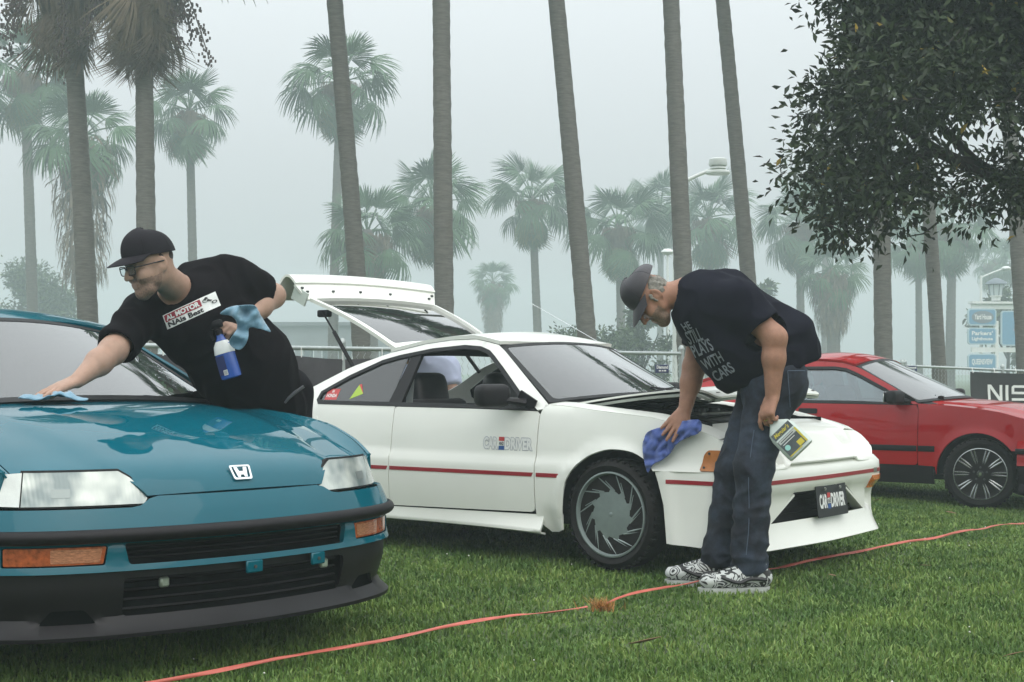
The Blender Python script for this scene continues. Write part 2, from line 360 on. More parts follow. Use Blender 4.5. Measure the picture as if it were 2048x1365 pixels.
def palm(ub, ut, vt, Y, dia, R, nf, label, group=None, skirt=0.0, lows=6, seed=0, curve=0.0, deads=0, seeds=0, skirt_w=1.0, sweep=122):
    """ub: pixel column of the foot, (ut, vt): pixel of the crown's heart"""
    r = random.Random(seed * 7 + 3); top = at(ut, vt, Y); X0 = (ub - 1024) / F * Y; z0 = float(gz(X0, Y)) - .05
    t = thing('palm_tree', label, 'palm tree', (X0, Y, z0), 0, group)
    H = top[2] - z0; dx = top[0] - X0; n = max(10, int(H / .16)); P, Rr = [], []
    for i in range(n + 1):
        s = i / n; P.append((dx * (s ** (1 + curve)), 0.12 * math.sin(s * 2.2 + seed), H * s)); Rr.append(dia / 2 * ((1.22 - .3 * s) if s > .06 else 1.5 - 3.5 * s) * (1 + .045 * (i % 2) + .02 * r.uniform(-1, 1)))
    P.append((P[-1][0], P[-1][1], H + .25)); Rr.append(dia * .3)
    add('trunk', tube(P, Rr, 14), BARK, t)
    c = Vector(P[-2])
    def put(nm, az, el, sc, roll):
        o = bpy.data.objects.new('frond', FR[nm]); COL.objects.link(o); o.parent = t
        M = Matrix.Rotation(az, 4, 'Z') @ Matrix.Rotation(-el, 4, 'Y') @ Matrix.Rotation(roll, 4, 'X')
        o.matrix_local = Matrix.Translation(c + Vector((0, 0, r.uniform(-.1, .2) - .12 * R * max(0, -el)))) @ M @ Matrix.Scale(sc, 4)
    for i in range(nf):
        q = i / max(1, nf - 1); az = i * 2.39996 + r.uniform(-.25, .25)
        el = rad(86 - sweep * q ** .9) + r.uniform(-.2, .2)
        nm = 'young' if q < .22 else ('mid' if q < .5 else ('mid2' if q < .8 else 'low'))
        put(nm, az, el, R * (1.0 + r.uniform(-.16, .14)) * (.85 if q < .12 else 1), r.uniform(-.6, .6))
    for i in range(lows):
        put('old' if r.random() < .45 else 'low', i * 6.283 / max(1, lows) + r.uniform(-.3, .3), rad(r.uniform(-68, -48)), R * r.uniform(.78, .95), r.uniform(-.2, .2))
    for i in range(deads): put('dead', r.uniform(0, 6.28), rad(r.uniform(-89, -62) if r.random() < .8 else r.uniform(-62, -30)), R * r.uniform(.55, 1.05), r.uniform(-1.5, 1.5))
    if skirt:
        v, f = strips(int(900 * min(1.5, skirt)), dia * .5, dia * .62 + .26 * R * skirt_w, 0, -skirt, seed + 50, .05, .3 * skirt_w)
        zz = np.clip(-v[:, 2] / (skirt + .8), 0, 1); v[:, :2] *= (1.0 - .45 * zz ** 1.5)[:, None]
        o = add('thatch_skirt', (v + np.array(c), f), DEAD, t, smooth=False); kind(o, 'stuff')
    for i in range(seeds):
        a = r.uniform(0, 6.28) if seeds > 4 else i * 6.283 / seeds + .5; V = []
        L = r.uniform(1.3, 2.6); rr2 = R * r.uniform(.28, .5); path = [(rr2 * s * math.cos(a), rr2 * s * math.sin(a), .1 - L * max(0, s - .35) ** 1.4 * 1.2) for s in np.linspace(.1, 1.15, 9)]
        pts = [tube(path, .012, 4)]; g = np.random.default_rng(seed * 31 + i)
        for k in range(150):
            s = g.integers(3, 9); p = np.array(path[s]) + g.normal(0, .075, 3) * np.array([1, 1, 1.5]); pts.append(mv(boxm((0, 0, 0), (.03, .03, .05)), p))
        v, f = merge(*pts); add('seed_cluster', (v + np.array(c), f), SEED, t, smooth=False)
    return t
NEAR = 'tall palms standing just behind the fence'; FAR = 'palms fading into the fog'
palm(180, 136, -85, 28.3, 0.345, 2.35, 12, 'palm with drooping dead leaves and seed strings, trunk rising behind the teal car', NEAR, skirt=.6, lows=0, sweep=62, seed=1, deads=50, seeds=6, curve=.15)
palm(293, 289, -85, 27.6, 0.331, 2.42, 14, 'palm with ragged brown thatch above the man in the black cap', NEAR, skirt=1.0, lows=0, sweep=66, seed=2, deads=84, seeds=8)
palm(730, 640, -330, 29.0, 0.317, 2.35, 20, 'leaning palm trunk rising behind the raised tailgate', NEAR, skirt=.6, seed=3, curve=.25, deads=8, seeds=3)
palm(891, 879, -400, 27.6, 0.324, 2.35, 20, 'straight palm trunk rising beside the tip of the raised tailgate', NEAR, skirt=.6, seed=4, deads=8)
palm(1186, 1072, -420, 29.0, 0.324, 2.35, 20, 'leaning palm trunk rising behind the white car windscreen', NEAR, skirt=.6, seed=5, curve=.1, deads=8)
palm(1378, 1325, -400, 29.0, 0.324, 2.35, 20, 'palm trunk rising right above the bent man in the dark cap', NEAR, skirt=.6, seed=6, curve=.1, deads=8)
palm(1520, 1405, -400, 32.4, 0.297, 2.35, 20, 'slim leaning palm trunk above the bent back of the man in jeans', NEAR, skirt=.6, seed=7, curve=.15, deads=8)
palm(1772, 1752, -330, 31.0, 0.324, 2.35, 20, 'straight palm trunk behind the red car, its top hidden by the broadleaf tree', NEAR, skirt=.6, seed=8, deads=6)
palm(1884, 1815, -60, 33.1, 0.276, 2.35, 20, 'slim leaning palm trunk between the red car and the white signboard', NEAR, skirt=.6, seed=9, deads=6, curve=.2)
palm(2052, 1985, -100, 30.4, 0.304, 2.35, 20, 'leaning palm trunk in front of the white signboard', NEAR, skirt=.6, seed=10, deads=6, curve=.3)
palm(70, 48, 150, 72.6, 0.485, 3.2, 24, 'tall hazy palm behind the bushy tree, left of the shaggy palm', FAR, seed=11, skirt=0.8, lows=8, curve=.3, deads=6)
palm(170, 165, 275, 66.0, 0.58, 2.86, 25, 'hazy palm with a long shaggy thatch skirt', FAR, seed=12, skirt=6.6, lows=14, deads=16, skirt_w=1.7)
palm(390, 378, 225, 76.6, 0.437, 2.72, 24, 'slender hazy palm right of the man in the black cap', FAR, seed=13, skirt=0.8, lows=9, deads=6)
palm(664, 682, 165, 79.2, 0.485, 3.4, 25, 'tall hazy palm leaning behind the trunk by the tailgate', FAR, seed=14, skirt=0.6, lows=10, curve=.4, deads=3)
palm(742, 735, 470, 71.3, 0.712, 2.86, 24, 'low bushy palm with a thick trunk behind the raised tailgate', FAR, seed=15, skirt=1.8, lows=12, deads=6, skirt_w=1.3)
palm(895, 868, 415, 76.6, 0.485, 3.2, 25, 'hazy palm with its crown crossed by the straight trunk', FAR, seed=16, skirt=0.8, lows=12, deads=5)
palm(1080, 1064, 400, 87.1, 0.465, 3.13, 25, 'hazy palm with a full round crown above the white car roof', FAR, seed=17, skirt=0.5, lows=13, deads=2)
palm(1245, 1238, 455, 87.1, 0.485, 3.33, 25, 'hazy palm with a full crown above the dark cap of the bent man', FAR, seed=18, skirt=0.8, lows=13, deads=4)
palm(1425, 1418, 440, 92.4, 0.485, 3.4, 25, 'hazy palm behind the white lamp post', FAR, seed=19, skirt=0.8, lows=12, deads=6)
palm(988, 986, 568, 132.4, 0.493, 2.43, 24, 'small pale palm far off in the fog', FAR, seed=20, skirt=4.6, lows=10, deads=10, skirt_w=1.5)
palm(1604, 1598, 450, 95.0, 0.485, 3.4, 25, 'hazy palm rising behind the bent man, next to the low shaggy palm', FAR, seed=21, skirt=1.0, lows=12, deads=6)
palm(1668, 1664, 545, 87.1, 0.712, 2.45, 24, 'low shaggy palm with a thick trunk behind the red car', FAR, seed=22, skirt=3.4, lows=12, deads=12, skirt_w=1.5)
palm(1838, 1836, 480, 97.7, 0.418, 2.86, 21, 'thin hazy palm between the two trunks behind the red car', FAR, seed=23, skirt=0.6, lows=9)
palm(1898, 1906, 455, 89.8, 0.532, 3.13, 24, 'hazy palm standing left of the white signboard', FAR, seed=24, skirt=1.1, lows=10, deads=4)
palm(1988, 1990, 525, 138.6, 0.522, 2.99, 20, 'faint palm beyond the white signboard', FAR, seed=25, skirt=1.3, lows=6)
palm(2046, 2044, 520, 125.4, 0.522, 2.99, 20, 'faint palm beyond the lantern of the white signboard', FAR, seed=26, skirt=1.3, lows=6)
palm(1320, 1322, 420, 134.1, 0.542, 4.46, 21, 'very faint tall palm between the lamp post and the leaning trunk', FAR, seed=27, skirt=1.3, lows=6)
palm(1650, 1650, 395, 123.8, 0.542, 4.14, 21, 'very faint tall palm above the low shaggy palm', FAR, seed=28, skirt=1.9, lows=6)
# ------------------------------------------------------------------ broadleaf trees and bushes
def leaf_cloud(blobs, n, size, seed, spread=.22, clump=46, ragged=0.0):
    """leaves gathered in tufts inside a set of balls (x,y,z,r)"""
    g = np.random.default_rng(seed); B = np.array(blobs, float); wgt = B[:, 3] ** 2; wgt /= wgt.sum(); k = max(1, n // clump)
    b = B[g.choice(len(B), k, p=wgt)]; d = g.normal(size=(k, 3)); d /= np.linalg.norm(d, axis=1)[:, None]
    C = b[:, :3] + d * (b[:, 3] * (.35 + .65 * g.random(k) ** .6) + np.abs(g.normal(size=k)) * ragged)[:, None]
    cs = spread * (.6 + .8 * g.random(k)); idx = np.repeat(np.arange(k), clump); N = len(idx)
    off = g.normal(size=(N, 3)) * cs[idx, None] * .55; P = C[idx] + off
    ax = off / (np.linalg.norm(off, axis=1)[:, None] + 1e-9) + g.normal(size=(N, 3)) * .5 + np.array([0, 0, -.15]); ax /= np.linalg.norm(ax, axis=1)[:, None]
    nn = g.normal(size=(N, 3)) + np.array([0, 0, .9]); s = np.cross(ax, nn); s /= np.linalg.norm(s, axis=1)[:, None] + 1e-9; up = np.cross(s, ax)
    L = (size * (.65 + .6 * g.random(N)))[:, None]; W = L * .21
    V = np.stack([P, P + ax * L * .5 + s * W + up * W * .35, P + ax * L - up * L * .12, P + ax * L * .5 - s * W + up * W * .35], 1)
    i = np.arange(N)[:, None] * 4; T = np.concatenate([i + [0, 1, 2], i + [0, 2, 3]], 0)
    return V.reshape(-1, 3), T, C
def leaf_mat(name, c, yellow=False):
    m = mat(name, c, .5, spec=.28); n, l = m.node_tree.nodes, m.node_tree.links; b = n['Principled BSDF']
    ge = n.new('ShaderNodeNewGeometry'); cr = n.new('ShaderNodeValToRGB'); e = cr.color_ramp.elements
    e[0].color = (c[0] * .55, c[1] * .55, c[2] * .6, 1); e[1].color = (c[0] * 1.8, c[1] * 1.6, c[2] * 1.2, 1)
    if yellow:
        e[1].position = .994; x = cr.color_ramp.elements.new(.997); x.color = (.35, .24, .03, 1)
    l.new(ge.outputs['Random Per Island'], cr.inputs[0]); l.new(cr.outputs[0], b.inputs['Base Color']); return m
WOOD = mat('tree bark', (.03, .026, .022), .9, vary=.3, vscale=9, bump=.7, bscale=30)
def big_tree():
    Y = 10.4; base = at(2235, 900, Y); t = thing('broadleaf_tree', 'dark broadleaf tree with glossy leaves hanging over the red car', 'tree', (base[0], Y, float(gz(base[0], Y)) - .05))
    o0 = np.array(t.location)
    bl = []
    def ball(u, v, rpx, dy=0, sq=1.0): p = at(u, v, Y + dy); bl.append((*(p - o0), rpx / F * Y))
    for q in ((1735, 110, 62, 0), (1695, 235, 66, .3), (1655, 335, 52, -.3), (1700, 405, 46, .2), (1740, 385, 46, -.5), (1800, 60, 95, .6), (1800, 180, 90, -.6), (1895, 80, 110, 0), (1985, 50, 110, .5), (1760, 290, 60, .6), (1800, 360, 46, 0), (1862, 380, 36, -.3), (1930, 375, 30, .3), (2000, 365, 34, 0), (1915, 175, 62, -.8), (2040, 160, 46, -.3), (2100, 60, 160, .2), (2100, 330, 80, -.3), (1900, -80, 150, 0), (1740, -30, 95, .4), (2050, -150, 230, 0), (2240, 60, 220, .3), (2280, 260, 120, 0), (1700, 455, 22, 0), (1790, 425, 26, .3), (1940, 415, 22, 0), (1655, 415, 28, 0), (1625, 300, 30, .3), (1650, 190, 34, 0)): ball(*q)
    V, T, C = leaf_cloud(bl, 56000, .078, 5, .17, 26, .06)
    link('crown', mesh_np('crown', V, T), leaf_mat('ficus leaf', (.020, .036, .014), True), t)
    H = at(2235, 250, Y) - o0
    add('trunk', tube(smooth_line([(0, 0, -.05), (.05, 0, 1.2), (-.1, .05, 2.6), H], 6), np.linspace(.26, .15, 19), 12), WOOD, t)
    limbs = [((2215, 430), (2100, 375), (1985, 350), (1880, 305), (1820, 262), (1790, 225), .075), ((2048, 375), (1960, 330), (1900, 270), (1850, 215), (1830, 150), .045), ((2230, 330), (2120, 235), (2040, 185), (1950, 120), (1860, 70), .08), ((2230, 250), (2200, 100), (2120, -20), (2000, -120), .08), ((1880, 305), (1820, 320), (1760, 340), (1700, 365), (1665, 400), .03), ((1830, 262), (1770, 250), (1700, 240), (1640, 225), .028), ((1860, 70), (1780, 50), (1700, 60), .03)]
    for L in limbs:
        pts = smooth_line([at(u, v, Y + .15 * math.sin(u * .02)) - o0 for u, v in L[:-1]], 4)
        add('limb', tube(pts, np.linspace(L[-1], L[-1] * .35, len(pts)), 8), WOOD, t)
    g = np.random.default_rng(3); tw = []
    for c in C[g.choice(len(C), 420, replace=False)]:
        d = g.normal(size=3) * .1; q = c + np.array([.27, 0, .09]) * g.random() + d; tw.append(tube([q, (q + c) / 2 + g.normal(size=3) * .03, c], [.008, .006, .003], 4, caps=False))
    kind(add('twigs', merge(*tw), WOOD, t), 'stuff')
big_tree()
def bush(u0, u1, vtop, vbot, Y, label, seed, n=2600, size=.28, c=(.05, .085, .04), cat='bush', group=None, depth=2.5):
    p = at((u0 + u1) / 2, 745, Y); t = thing(cat.replace(' ', '_'), label, cat, (p[0], Y, float(gz(p[0], Y)) - .05), 0, group); o0 = np.array(t.location); g = np.random.default_rng(seed); bl = []
    W = (u1 - u0) / F * Y; zt = at(0, vtop, Y)[2] - o0[2]; zb = max(.3, at(0, vbot, Y)[2] - o0[2])
    for i in range(16):
        x = (g.random() - .5) * W * .75; hmax = zb + (zt - zb) * (1 - (abs(x) / (W * .5)) ** 2.2) ; r = W * .15 * (.7 + .6 * g.random()); bl.append((x, (g.random() - .5) * depth, max(r * .6, zb + (hmax - zb) * g.random() ** .7 - r * .5), r))
    V, T, C = leaf_cloud(bl, n, size, seed, W * .06, 24)
    link('crown', mesh_np('crown', V, T), leaf_mat('bush leaf %d' % seed, c), t)
    add('trunk', tube([(0, 0, -.05), (.05, 0, zt * .3), (0, 0, zt * .6)], [.14, .1, .05], 8), WOOD, t)
    for k in range(3): add('limb', tube([(0, 0, zt * .3), ((k - 1) * W * .15, .1 * k, zt * .5), ((k - 1) * W * .28, .2 * k, zt * .7)], [.07, .05, .02], 6), WOOD, t)
bush(-40, 165, 525, 690, 100, 'round hazy bushy tree behind the teal car windscreen', 41, 9000, .36, cat='bushy tree', depth=4)
bush(1090, 1300, 648, 735, 60, 'hazy green hedge bush beyond the chain link fence', 42, 7000, .2, depth=2)
bush(1225, 1345, 610, 735, 62, 'darker hazy bush beside the white lamp post', 43, 6000, .22, depth=2)
bush(1940, 2090, 560, 700, 85, 'pale bushy tree behind the white signboard', 44, 2600, .45, cat='bushy tree', depth=4)
bush(1480, 1560, 560, 720, 90, 'pale bushy tree behind the back of the bent man', 45, 2400, .4, cat='bushy tree', depth=4)
# ------------------------------------------------------------------ car helpers
WHITE = mat('white paint', (.82, .83, .77), .3, spec=.3, coat=.6, vary=.025, vscale=2.5, coat_rough=.05)
BLACKP = mat('black plastic', (.009, .0075, .009), .5, spec=.22, vary=.2, vscale=14, bump=.08, bscale=300)
RUBBER = mat('rubber seal', (.012, .012, .013), .55, spec=.25, vary=.2, vscale=20)
TYRE = mat('tyre rubber', (.013, .012, .012), .75, spec=.25, vary=.3, vscale=12, bump=.25, bscale=60)
RIMG = mat('gunmetal rim', (.26, .31, .30), .42, metal=.35, vary=.12, vscale=9)
RIMD = mat('dark rim plate', (.045, .05, .05), .6, vary=.2)
STEEL = mat('bare steel', (.4, .4, .39), .35, metal=.9, vary=.25, vscale=12)
CHROME = mat('chrome', (.75, .77, .78), .12, metal=1.0)
GLASS = glass('car glass', (.58, .66, .69), 2.3); GLASSD = glass('tinted glass', (.13, .15, .19), 2.2)
SEATM = mat('seat cloth', (.022, .02, .024), .85, vary=.3, vscale=30, sheen=.3)
LEATHER = mat('black vinyl', (.02, .018, .02), .42, vary=.15, bump=.15, bscale=90)
AMBER = mat('amber lens', (.55, .14, .015), .2, coat=.6, vary=.35, vscale=60, stretch=(1, 1, 3)); AMBERD = mat('dark amber lens', (.35, .075, .02), .2, coat=.6, vary=.5, vscale=50)
REDS = mat('red stripe', (.30, .02, .03), .35, vary=.1)
DARKIN = mat('dark interior', (.007, .007, .008), .9, spec=.15, vary=.3, vscale=6)
ENG = mat('engine black', (.014, .013, .013), .4, vary=.5, vscale=18)
PRW = mat('white print', (.75, .76, .74), .6); PRB = mat('blue print', (.03, .09, .28), .5); PRR = mat('red print', (.5, .05, .05), .5); PRK = mat('black print', (.012, .012, .014), .5); PRG = mat('grey outline print', (.42, .44, .47), .5)
def offset_poly(P, d):
    P = np.asarray(P, float); a = P - np.roll(P, 1, 0); b = np.roll(P, -1, 0) - P
    a /= np.linalg.norm(a, axis=1)[:, None] + 1e-9; b /= np.linalg.norm(b, axis=1)[:, None] + 1e-9
    na, nb = np.stack([-a[:, 1], a[:, 0]], 1), np.stack([-b[:, 1], b[:, 0]], 1); n = na + nb; n /= (np.linalg.norm(n, axis=1)[:, None] + 1e-9)
    k = np.clip((n * na).sum(1), .5, 1); ar = .5 * np.sum(P[:, 0] * np.roll(P[:, 1], -1) - np.roll(P[:, 0], -1) * P[:, 1])
    return P + n * (d / k)[:, None] * (1 if ar > 0 else -1)
def wheel(parent, x, y, z, R, rr, style, steer=0.0, side=-1, width=.185, rim_mat=None):
    """axle along y, outer face towards side*y"""
    e = bpy.data.objects.new('wheel', None); COL.objects.link(e); e.parent = parent; e.location = (x, y, z); e.rotation_euler = (0, 0, steer + (0 if side < 0 else math.pi)); e.empty_display_size = .1
    h = width / 2
    prof = [(rr * .97, -h * .80), (rr + .012, -h * .97), ((R + rr) / 2, -h * 1.06), (R - .022, -h * .96), (R - .006, -h * .78), (R, -h * .45), (R, h * .45), (R - .006, h * .78), (R - .022, h * .96), (rr + .012, h), (rr * .97, h * .8)]
    prof = [tuple(p) for p in prof]
    parts = [lathe(prof, 56, 'y', closed=False)]
    for k in range(44):                         # tread blocks and shoulder ribs
        a = k * 2 * math.pi / 44; M = Matrix.Rotation(a, 4, 'Y') @ Matrix.Translation((R - .004, -h * .62, 0)); parts.append(xf(boxm((0, 0, 0), (.014, h * .5, .018)), M))
    add('tyre', merge(*parts), TYRE, e)
    rm = rim_mat or RIMG
    ring = lathe([(rr, -h * .86), (rr * 1.0, -h * .98), (rr * .965, -h * 1.0), (rr * .93, -h * .84), (rr * .91, -h * .3), (rr * .9, h * .6), (rr * .97, h * .6)], 56, 'y', closed=True)
    pieces = [ring]; q = -h * .80
    if style == 'turbine':
        n = 11; pts = []
        for k in range(n):
            a = k * 2 * math.pi / n; pts += [(rr * .52 * math.cos(a), rr * .52 * math.sin(a)), (rr * .55 * math.cos(a + .25), rr * .55 * math.sin(a + .25)), (rr * .635 * math.cos(a + .47), rr * .635 * math.sin(a + .47))]
        pts = np.array(pts); m = len(pts); v = np.concatenate([np.c_[pts[:, 0], np.full(m, q), pts[:, 1]], np.c_[pts[:, 0], np.full(m, q + .02), pts[:, 1]], [[0, q - .006, 0]]])
        f = [(i, (i + 1) % m, 2 * m) for i in range(m)] + [(i, i + m, (i + 1) % m + m, (i + 1) % m) for i in range(m)]; pieces.append((v, f))
        for k in range(n):
            a = k * 2 * math.pi / n + .47; b = a + .40
            for (r0, a0, r1, a1, w) in ((rr * .60, a, rr * .94, b, .0048), (rr * .56, a - .22, rr * .93, b - .10, .0034)):
                pieces.append(tube([(r0 * math.cos(a0), q, r0 * math.sin(a0)), (r1 * math.cos(a1), q + .004, r1 * math.sin(a1))], w, 5))
        o = add('rim', merge(*pieces), rm, e, sharp=30)
        bk = [xf(boxm((rr * .74, 0, 0), (rr * .28, .012, rr * .16)), Matrix.Translation((0, q + .03, 0)) @ Matrix.Rotation(k * 2 * math.pi / n + .2, 4, 'Y')) for k in range(n)]
        add('rim_backing', merge(mv(lathe([(rr * .5, .03), (rr * .62, .03), (rr * .62, .04), (rr * .5, .04)], 24, 'y', closed=True), (0, q, 0)), *bk), RIMD, o)
        add('hub_emblem', mv(lathe([(.0, -.0012), (.010, -.0012), (.012, 0), (0.0, .0)], 12, 'y'), (0, q - .0065, 0)), RIMG, o)
    else:
        pieces.append(mv(lathe([(.0, -.012), (.03, -.012), (rr * .34, -.002), (rr * .36, .012), (0, .02)], 32, 'y'), (0, q + .012, 0)))
        for k in range(10):
            a = k * 2 * math.pi / 10
            for d in (-.075, .075):
                pieces.append(tube([(rr * .3 * math.cos(a + d * 1.4), q + .012, rr * .3 * math.sin(a + d * 1.4)), (rr * .65 * math.cos(a + d), q + .002, rr * .65 * math.sin(a + d)), (rr * .945 * math.cos(a + d * .95), q + .006, rr * .945 * math.sin(a + d * .95))], [.010, .009, .009], 6))
        o = add('rim', merge(*pieces), rm, e, sharp=30)
        for k in range(5):
            a = k * 2 * math.pi / 5 + .3; add('lug_nut', mv(lathe([(0, -.012), (.009, -.012), (.01, .0), (0, .0)], 6, 'y'), (rr * .25 * math.cos(a), q + .004, rr * .25 * math.sin(a))), RIMD, o)
        add('hub_emblem', mv(boxm((0, 0, 0), (.018, .004, .024)), (0, q - .001, 0)), CHROME, o)
    add('brake_disc', merge(mv(lathe([(0, 0), (rr * .72, 0), (rr * .72, .02), (0, .02)], 32, 'y'), (0, .0, 0)), boxm((rr * .5, -.01, rr * .35), (rr * .42, .07, rr * .45)), mv(lathe([(0, .02), (rr * .9, .02), (rr * .9, .03), (0, .03)], 32, 'y'), (0, .02, 0))), STEEL if style == 'turbine' else RIMD, e)
    return e
def seat(parent, x, y, z, m=SEATM):
    s = bpy.data.objects.new('seat', None); COL.objects.link(s); s.parent = parent; s.location = (x, y, z)
    add('cushion', rbox((.1, 0, .1), (.52, .5, .18), .06, 3), m, s)
    add('backrest', rbox((-.20, 0, .40), (.16, .50, .62), .06, 3, Matrix.Rotation(rad(-18), 4, 'Y')), m, s)
    add('headrest', rbox((-.335, 0, .735), (.13, .30, .25), .06, 3, Matrix.Rotation(rad(-12), 4, 'Y')), LEATHER, s)
    for q in (-.05, .05): add('headrest_stem', tube([(-.30, q, .62), (-.33, q, .70)], .006, 6), STEEL, s)
def steering_wheel(parent, x, y, z, r=.175):
    t = np.linspace(0, 2 * math.pi, 33)[:-1]; M = Matrix.Translation((x, y, z)) @ Matrix.Rotation(rad(-62), 4, 'Y')
    ring = smooth_line([(r * math.cos(a), r * math.sin(a), 0) for a in t] + [(r, 0, 0)], 1)
    p = [tube(ring, .014, 8, caps=False), rbox((0, 0, -.01), (.12, .16, .04), .02)]
    for a in (0, 2.4, 3.9): p.append(tube([(0, 0, 0), (r * math.cos(a), r * math.sin(a), 0)], [.02, .013], 6))
    p.append(tube([(0, 0, 0), (0, 0, -.3)], .03, 8)); add('steering_wheel', xf(merge(*p), M), LEATHER, parent)
def gap_text(parent, txt_parts, o, ux, uy, name='lettering'):
    for (vf, m, lift) in txt_parts: add(name, lay(vf, o, ux, uy, lift), m, parent, smooth=False)
def car_and_driver(parent, o, ux, uy, light):
    """magazine lettering, 1 unit wide, on a plane"""
    a = fit2(text_mesh('CAR', 1, .045, .6), 0, 0, .30, .19); b = fit2(text_mesh('DRIVER', 1, .045, .6), .445, 0, 1, .19)
    if light:
        for w in (a, b):
            c = w[0].mean(0); out = fit2(text_mesh('CAR' if w is a else 'DRIVER', 1, .10, .6), *(w[0].min(0) - .012), *(w[0].max(0) + .012)); add('lettering', lay(out, o, ux, uy, .0006), PRG, parent, smooth=False)
    for w in (a, b): add('lettering', lay(w, o, ux, uy, .0018), PRW, parent, smooth=False)
    for (y0, y1, m) in ((.135, .2, PRR), (.06, .13, PRW), (-.01, .055, PRB)): add('lettering', lay(rect2(.315, y0, .43, y1), o, ux, uy, .0012), m, parent, smooth=False)
    add('lettering', lay(fit2(text_mesh('AND', 1, .02), .325, .068, .42, .122), o, ux, uy, .0026), PRK, parent, smooth=False)
# ------------------------------------------------------------------ white hatchback with raised hood and tailgate
WPX, WPY, WH = .999, 7.836, rad(-38.43)
def white_car():
    car = thing('hatchback_car', 'white hatchback with red pinstripe, raised tailgate and hood ajar', 'car', (WPX, WPY, float(gz(WPX, WPY))), WH)
    def Wd(x, z):
        y = np.where(z < .8, .81 - .3 * (z - .45) ** 2, .773 - (z - .8) * .60)
        y = y + .017 / (1 + np.exp((z - .535) / .005)) - .012
        y = y - .05 * (np.clip(x - .1, 0, 1) / .65) ** 2 - .07 * (np.clip(-1.9 - x, 0, 2) / .9) ** 2
        for wx in (0, -2.2):
            r = np.hypot(x - wx, z - .285); y = y + .016 * np.exp(-((r - .325) / .028) ** 2) * (z > .05)
        y = y - .03 * np.exp(-((x + .385) / .05) ** 2) * np.clip((.30 - z) / .13, 0, 1)
        return y
    side = lambda a, b: (a, -Wd(a, b), b)
    zr = lambda x: np.interp(-np.asarray(x), [.44, .92, 1.108, 1.30, 1.489, 1.754, 2.02, 2.29, 2.6, 2.85], [.83, 1.151, 1.188, 1.184, 1.164, 1.113, 1.033, .911, .80, .76])
    ze = lambda x: np.interp(x, [-.5, -.44, -.32, -.09, .22, .30, .48, .56, .64, .70, .76], [.835, .83, .825, .803, .776, .76, .719, .695, .652, .60, .55])
    R, L = [], []
    def both(name, vf, m, parent=car, **k):
        a = add(name, vf, m, parent, **k); b = add(name, mirror_y(vf), m, parent, **k); return a, b
    # --- fenders
    arch = [(-.29, .246), (-.291, .338), (-.266, .443), (-.172, .55), (-.065, .597), (.026, .611), (.133, .599), (.222, .553), (.28, .468), (.29, .515)]
    arch = smooth_line([(-.305, .18), (-.291, .338), (-.262, .45), (-.172, .55), (-.065, .598), (.026, .611), (.133, .599), (.222, .553), (.262, .512)], 4)
    xs = np.linspace(-.44, .60, 24)
    out = np.concatenate([[(-.475, .255), (-.478, .60), (-.476, .775), (-.455, .828)], np.c_[xs, ze(xs) - .004], [(.655, .638), (.69, .606), (.712, .518)], [(.5, .514), (.27, .512)], arch[::-1], [(-.34, .165), (-.40, .16), (-.442, .20)]])
    a = panel(out, side, step=.03, edge=.022)
    def ftop(x, t):
        w = Wd(x, ze(x)); i = .62 - .05 * np.clip(x - .2, 0, 1); y = w - t * (w - i)
        return x, -y, ze(x) + .016 * np.sin(t * math.pi / 2) - .02 * np.clip(t - .85, 0, 1) / .15
    b = panel([(-.44, 0), (.60, 0), (.60, 1), (-.44, 1)], ftop, step=.05, edge=.035, thick=.006)
    both('fender', merge(a, b), WHITE)
    # --- door and body side
    dl = np.array([(-.50, .795), (-.56, .80), (-.915, .803), (-1.579, .806), (-2.178, .81), (-2.205, .835), (-2.195, .885), (-2.005, .982), (-1.781, 1.074), (-1.655, 1.103), (-1.418, 1.14), (-1.182, 1.157), (-1.06, 1.148), (-.985, 1.125), (-.93, 1.09), (-.852, 1.036), (-.649, .889), (-.53, .805)])
    door = rounded([(-.482, .262), (-.484, .60), (-.482, .775), (-.50, .793), (-.915, .799), (-1.53, .802), (-1.53, .24)], [.03, 0, 0, 0, 0, .02, .03])
    d, d2 = both('door', panel(door, side, step=.032), WHITE)
    rarch = [(-2.2 + .325 * math.cos(a), .285 + .325 * math.sin(a)) for a in np.linspace(-.3, math.pi + .3, 22)]
    ro = np.linspace(-.44, -2.85, 40)
    bs = np.concatenate([np.c_[ro, zr(ro)], [(-2.88, .60), (-2.86, .30), (-2.56, .19)], rarch[::-1][::-1] if False else [(x, z) for x, z in rarch[::-1]], [(-1.84, .17), (-1.535, .19), (-1.535, .803)], dl[3:][:14], [(-.53, .80), (-.47, .80)]])
    bs = np.concatenate([np.c_[ro, zr(ro)], [(-2.88, .60), (-2.86, .30), (-2.53, .19)], [(-2.2 - .325 * math.cos(a), .285 + .325 * math.sin(a)) for a in np.linspace(-.25, math.pi + .25, 24)], [(-1.87, .185), (-1.535, .20), (-1.535, .804)], dl[3:17], [(-.50, .80), (-.46, .806)]])
    both('body_side', panel(bs, side, step=.032, edge=.03), WHITE)
    # --- sill skirt flaring towards the front wheel
    def sill(x, t):
        z = .25 - .085 * t - .02 * np.clip((-x - .5) / 1.2, -1, 1) * (1 - t) + np.where(t > .95, 0, 0); fl = np.clip((x + 1.3) / .9, 0, 1) ** 2
        return x, -(Wd(x, z * 0 + .26) - .015 + (.012 + .035 * fl) * t ** 1.5 - .05 * np.clip(t - .9, 0, 1) / .1), z - .012 * fl * t
    both('sill_skirt', panel([(-.43, 0), (-.43, 1), (-1.84, 1), (-1.84, 0)], sill, step=.045, thick=.01, flip=False), WHITE)
